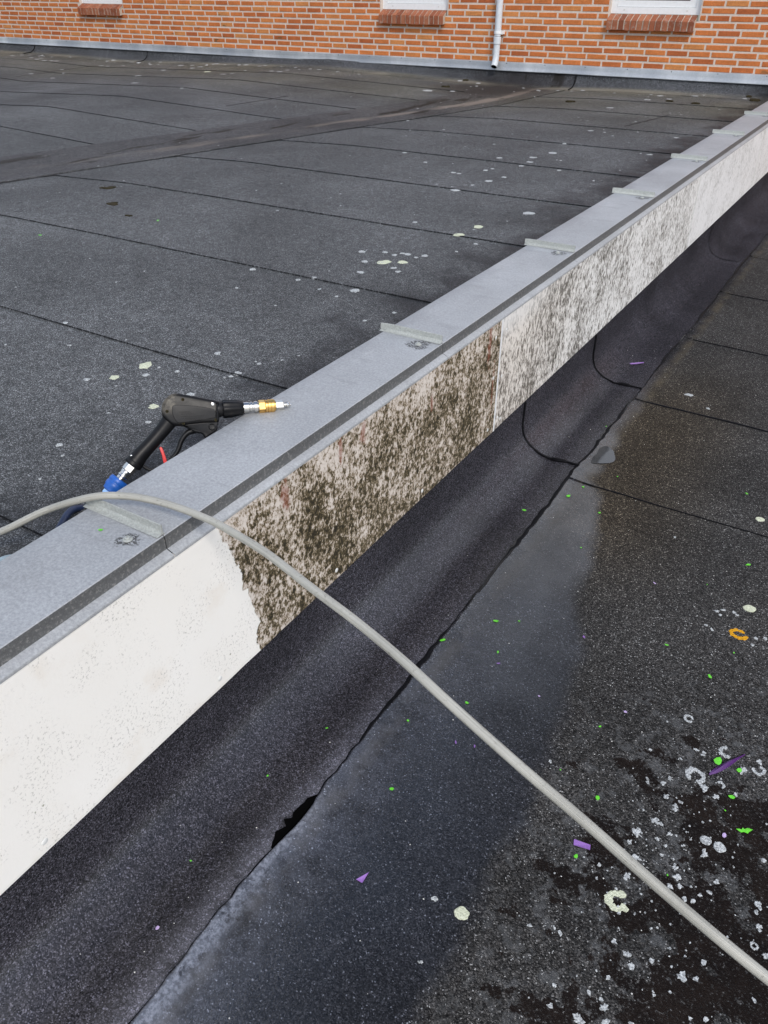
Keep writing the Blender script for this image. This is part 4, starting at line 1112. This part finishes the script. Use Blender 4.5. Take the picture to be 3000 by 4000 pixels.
# lichen growths that stand out one by one
NL = [('pale oval lichen above the orange lichen ring', 'pale', 0), ('broken ring of orange lichen on the lower roof', 'olich', 1), ('large pale green horseshoe of lichen left of the hose', 'pale', 2),
      ('round pale green lichen disc alone on the dark felt below the hose', 'pale', 0), ('left one of two touching grey lichen ovals right of the hose', 'lich', 0), ('right one of two touching grey lichen ovals right of the hose', 'lich', 0), ('pale oval lichen under the dark felt seam at the right edge', 'pale', 0)]
for i, ((x, y, r), (lab, mt, kd)) in enumerate(zip(LICHEN_NAMED, NL)):
    mb = MB()
    if kd == 0: blob(mb, x, y, r, z_low_top, 33+i, .95, .4, .0024, 22, 0, .16)
    elif kd == 1: ring(mb, x, y, r*.80, z_low_top, 9, 1.1, 6.3, .36, 0, .8)
    else: ring(mb, x, y, r*.88, z_low_top, 5, 1.35, 5.9, .50)
    tag(mb.build('lichen_patch', M[mt]), lab, 'lichen', 'standout lichen growths on the lower roof')
# moss cushions
ML = ['brown moss cushion on the parapet corner farthest up against the brick wall', 'brown moss cushion just in front of the wall beside the coping end', 'small dark moss cushion on the far felt, nearest left of the coping', 'olive moss cushion among lichen below the right window', 'reddish brown moss cushion right of the downpipe wash', 'dark moss cushion left of the downpipe on the felt', 'dark moss cushion at the felt foot left of the downpipe outlet', 'long dark moss smear on a felt seam at far left', 'brown moss smudge just below the seam at far left', 'smallest brown moss crumb at far left']
for i, (x, y) in enumerate(MOSS):
    y = min(y, 8.78 - .05*(i % 2)); mb = MB()
    big = [.045, .05, .045, .045, .05, .055, .045, .05, .045, .022][i]
    for q in range(5):
        blob(mb, x + random.uniform(-.6, .6)*big, y + random.uniform(-.4, .4)*big, big*random.uniform(.4, .75), ztopU, i*7+q, .8, random.uniform(0, 3), (.006 if i > 6 else .016)*random.uniform(.6, 1), 11, 0, .45)
    tag(mb.build('moss_clump', M['moss']), ML[i], 'moss', 'moss cushions on the upper roof')

def flake(name, x, y, r, zf, mat, seed, asp=.55, curl=.25, pts=None, rot=None):
    rn = random.Random(seed); rot = rn.uniform(0, math.pi) if rot is None else rot
    if pts is None:
        n = rn.choice((5, 6, 7))
        pts = [(math.cos(2*math.pi*k/n)*rn.uniform(.7, 1.1), math.sin(2*math.pi*k/n)*rn.uniform(.7, 1.1)*asp) for k in range(n)]
    c, s = math.cos(rot), math.sin(rot); n = len(pts); top = []; bot = []
    z0 = zf(x, y)
    for u, v in pts:
        px, py = x + r*(u*c-v*s), y + r*(u*s+v*c)
        zz = max(zf(px, py), z0-.001) + .0012 + curl*r*(u*u*.5)
        top.append((px, py, zz+.0007)); bot.append((px, py, zz))
    cz = z0+.0016
    vs = top + bot + [(x, y, cz+.0007), (x, y, cz)]
    fs = [(i, (i+1) % n, 2*n) for i in range(n)] + [(n+(i+1) % n, n+i, 2*n+1) for i in range(n)] + [(n+i, n+(i+1) % n, (i+1) % n, i) for i in range(n)]
    return obj(name, vs, fs, mat)
GL = ['tiny green scrap in the middle of the bluish wet patch', 'green crescent scrap on the wet felt right of the lap, above the hose', 'tiny green square just right of the green crescent on wet felt', 'green sliver below the crescent on the wet felt', 'bent green scrap close above the hose on dark wet felt',
 'green arrowhead scrap near the right edge below the dark seam', 'tiny green dot left below the arrowhead scrap', 'green sliver on dry felt left of the orange lichen ring', 'tiny green square below the orange lichen ring', 'curled green strip on dry felt below the orange lichen ring',
 'small green scrap on dry felt right of the hose, midway down', 'green scrap right of the hose, level with the purple blade', 'tiny green speck close right of the hose', 'green scrap just below the large purple strip', 'large folded green scrap lying on the purple blade',
 'green scrap among white lichen right of the purple blade', 'green curl below the purple blade', 'largest green scrap, ragged, at the right edge on black crust', 'tiny green speck above the largest green scrap', 'tiny green speck among lichen right of the hose, lower down',
 'green scrap at the start of the wide dark cross seam', 'paired green scrap beside the lap just below the cross seam', 'green scrap left of the lap above the water line', 'green scrap on the wet edge below the cross seam', 'small green scrap near the right edge above the cross seam',
 'tiny green speck below the puddle', 'tiny green speck on the lap above the puddle', 'green strip lying on the lap line just above the hose', 'small green scrap right of the lap just below the hose', 'green scrap on the grey wet felt below the hose',
 'small green scrap on the upstand fold left of the lap', 'small green scrap on the fold lower down toward the corner', 'tiny green speck on the fold nearest the bottom edge']
ARROW = [(-1, 0), (.6, .62), (.35, .05), (1, .15), (.75, -.35), (.2, -.4)]
RAG = [(-1, .12), (-.55, .22), (-.35, .02), (-.05, .42), (.12, .2), (.55, .35), (1.05, .05), (.55, -.2), (.3, -.42), (-.1, -.18), (-.5, -.3)]
for i, lab in enumerate(GL):
    x, y, r = GREEN[i]
    pts = ARROW if i == 5 else RAG if i == 17 else None
    zf = z_low_top if i != 14 else (lambda a, b: z_low_top(a, b) + .010)
    o = flake('plastic_scrap', x, y, r*.92, zf, M['green'], 50+i, .5 if i in (1, 3, 7, 9, 27) else .75, .3, pts, (.52 if i == 17 else .8) if pts else {1: .43, 9: -.89, 27: .97}.get(i))
    tag(o, lab, 'scrap', 'green plastic scraps')
o = flake('plastic_scrap', -1.0*0-.122, -.4665, .0055, lambda a, b: .002, M['green'], 90, .6); tag(o, 'small green scrap on the coping near the closest screw', 'scrap', 'green plastic scraps')
for (x, y, z), lab in (((-2.236, 1.77, 0), 'green scrap on the upper roof, right of the other one'), ((-2.535, 1.256, 0), 'green scrap on the upper roof at the far left')):
    o = flake('plastic_scrap', x, y, .011, ztopU, M['green'], 91+int(x*10), .6); tag(o, lab, 'scrap', 'green plastic scraps')
PL = ['lilac sliver on dry felt below the wide cross seam', 'small purple scrap at the edge of the wet patch', 'tiny lilac scrap on wet felt right of the hose', 'lilac scrap on dry felt right of the wet patch', 'thin purple splinter on the wet felt under the green sliver',
 'large purple strip beside the hose, left below it', 'lilac scrap left of the largest green scrap', 'pale purple curl just left below the hose', 'purple splinter left of the pale curl below the hose', 'long pink purple strip on the fold beyond the puddle', 'purple triangle on the felt below the hose', 'small lilac scrap on the fold near the bottom left']
for i, lab in enumerate(PL):
    x, y, r = PURPLE[i]
    pts = [(-1, .3), (.9, .42), (1, -.25), (-.85, -.42)] if i == 5 else [(-1, .16), (1, .12), (1, -.14), (-1, -.18)] if i == 9 else [(-.9, .1), (-.1, -.55), (.35, -.1), (1.2, .75)] if i == 10 else None
    rot = .09 if i == 5 else .72 if i == 9 else .77 if i == 10 else None
    mt = M['lil'] if i in (0, 2, 3, 6, 11) else M['purple']
    o = flake('plastic_scrap', x, y, r, z_low_top, mt, 150+i, .35 if i in (0, 4, 7, 8) else .7, .35, pts, rot); tag(o, lab, 'scrap', 'purple plastic scraps')
# folded purple blade
a, b = Vector(BLADE[0][:2]), Vector(BLADE[1][:2]); d = (b-a); nn = Vector((-d.y, d.x)).normalized()
rows = []
for i in range(9):
    t = i/8; p = a + d*t; w = .0075*math.sin(math.pi*min(1, t*1.05+.02))**.8*(1.25-.9*t)+.0006
    z = z_low_top(p.x, p.y)+.0015
    rows.append([(p.x-nn.x*w, p.y-nn.y*w, z), (p.x-nn.x*w*.1, p.y-nn.y*w*.1, z+.010*math.sin(math.pi*t)+.001), (p.x+nn.x*w, p.y+nn.y*w, z+.003), (p.x-nn.x*w*.1, p.y-nn.y*w*.1, z+.010*math.sin(math.pi*t)+.0001), (p.x-nn.x*w, p.y-nn.y*w, z-.0006)])
mb = MB(); grid(mb, rows)
tag(mb.build('plastic_scrap', M['dpurple']), 'long folded deep purple blade among white lichen at the right', 'scrap', 'purple plastic scraps')
# grit
mb = MB()
for i in range(260):
    x = rnd.uniform(.05, 1.5); y = rnd.uniform(-.95, 3.2); r = rnd.choice((.0010, .0012, .0016, .0022))
    z = z_low_top(x, y)
    vs = [(x+r*u, y+r*v*rnd.uniform(.6, 1.2), z+r*w) for u, v, w in ((1, 0, .3), (0, 1, .3), (-1, 0, .3), (0, -1, .3), (0, 0, 1.1), (0, 0, -.2))]
    mb.add(vs, [(0,1,4),(1,2,4),(2,3,4),(3,0,4),(1,0,5),(2,1,5),(3,2,5),(0,3,5)])
tag(mb.build('grit', M['pebble']), 'loose pale grit grains strewn over the lower roof', 'grit', kind='stuff')
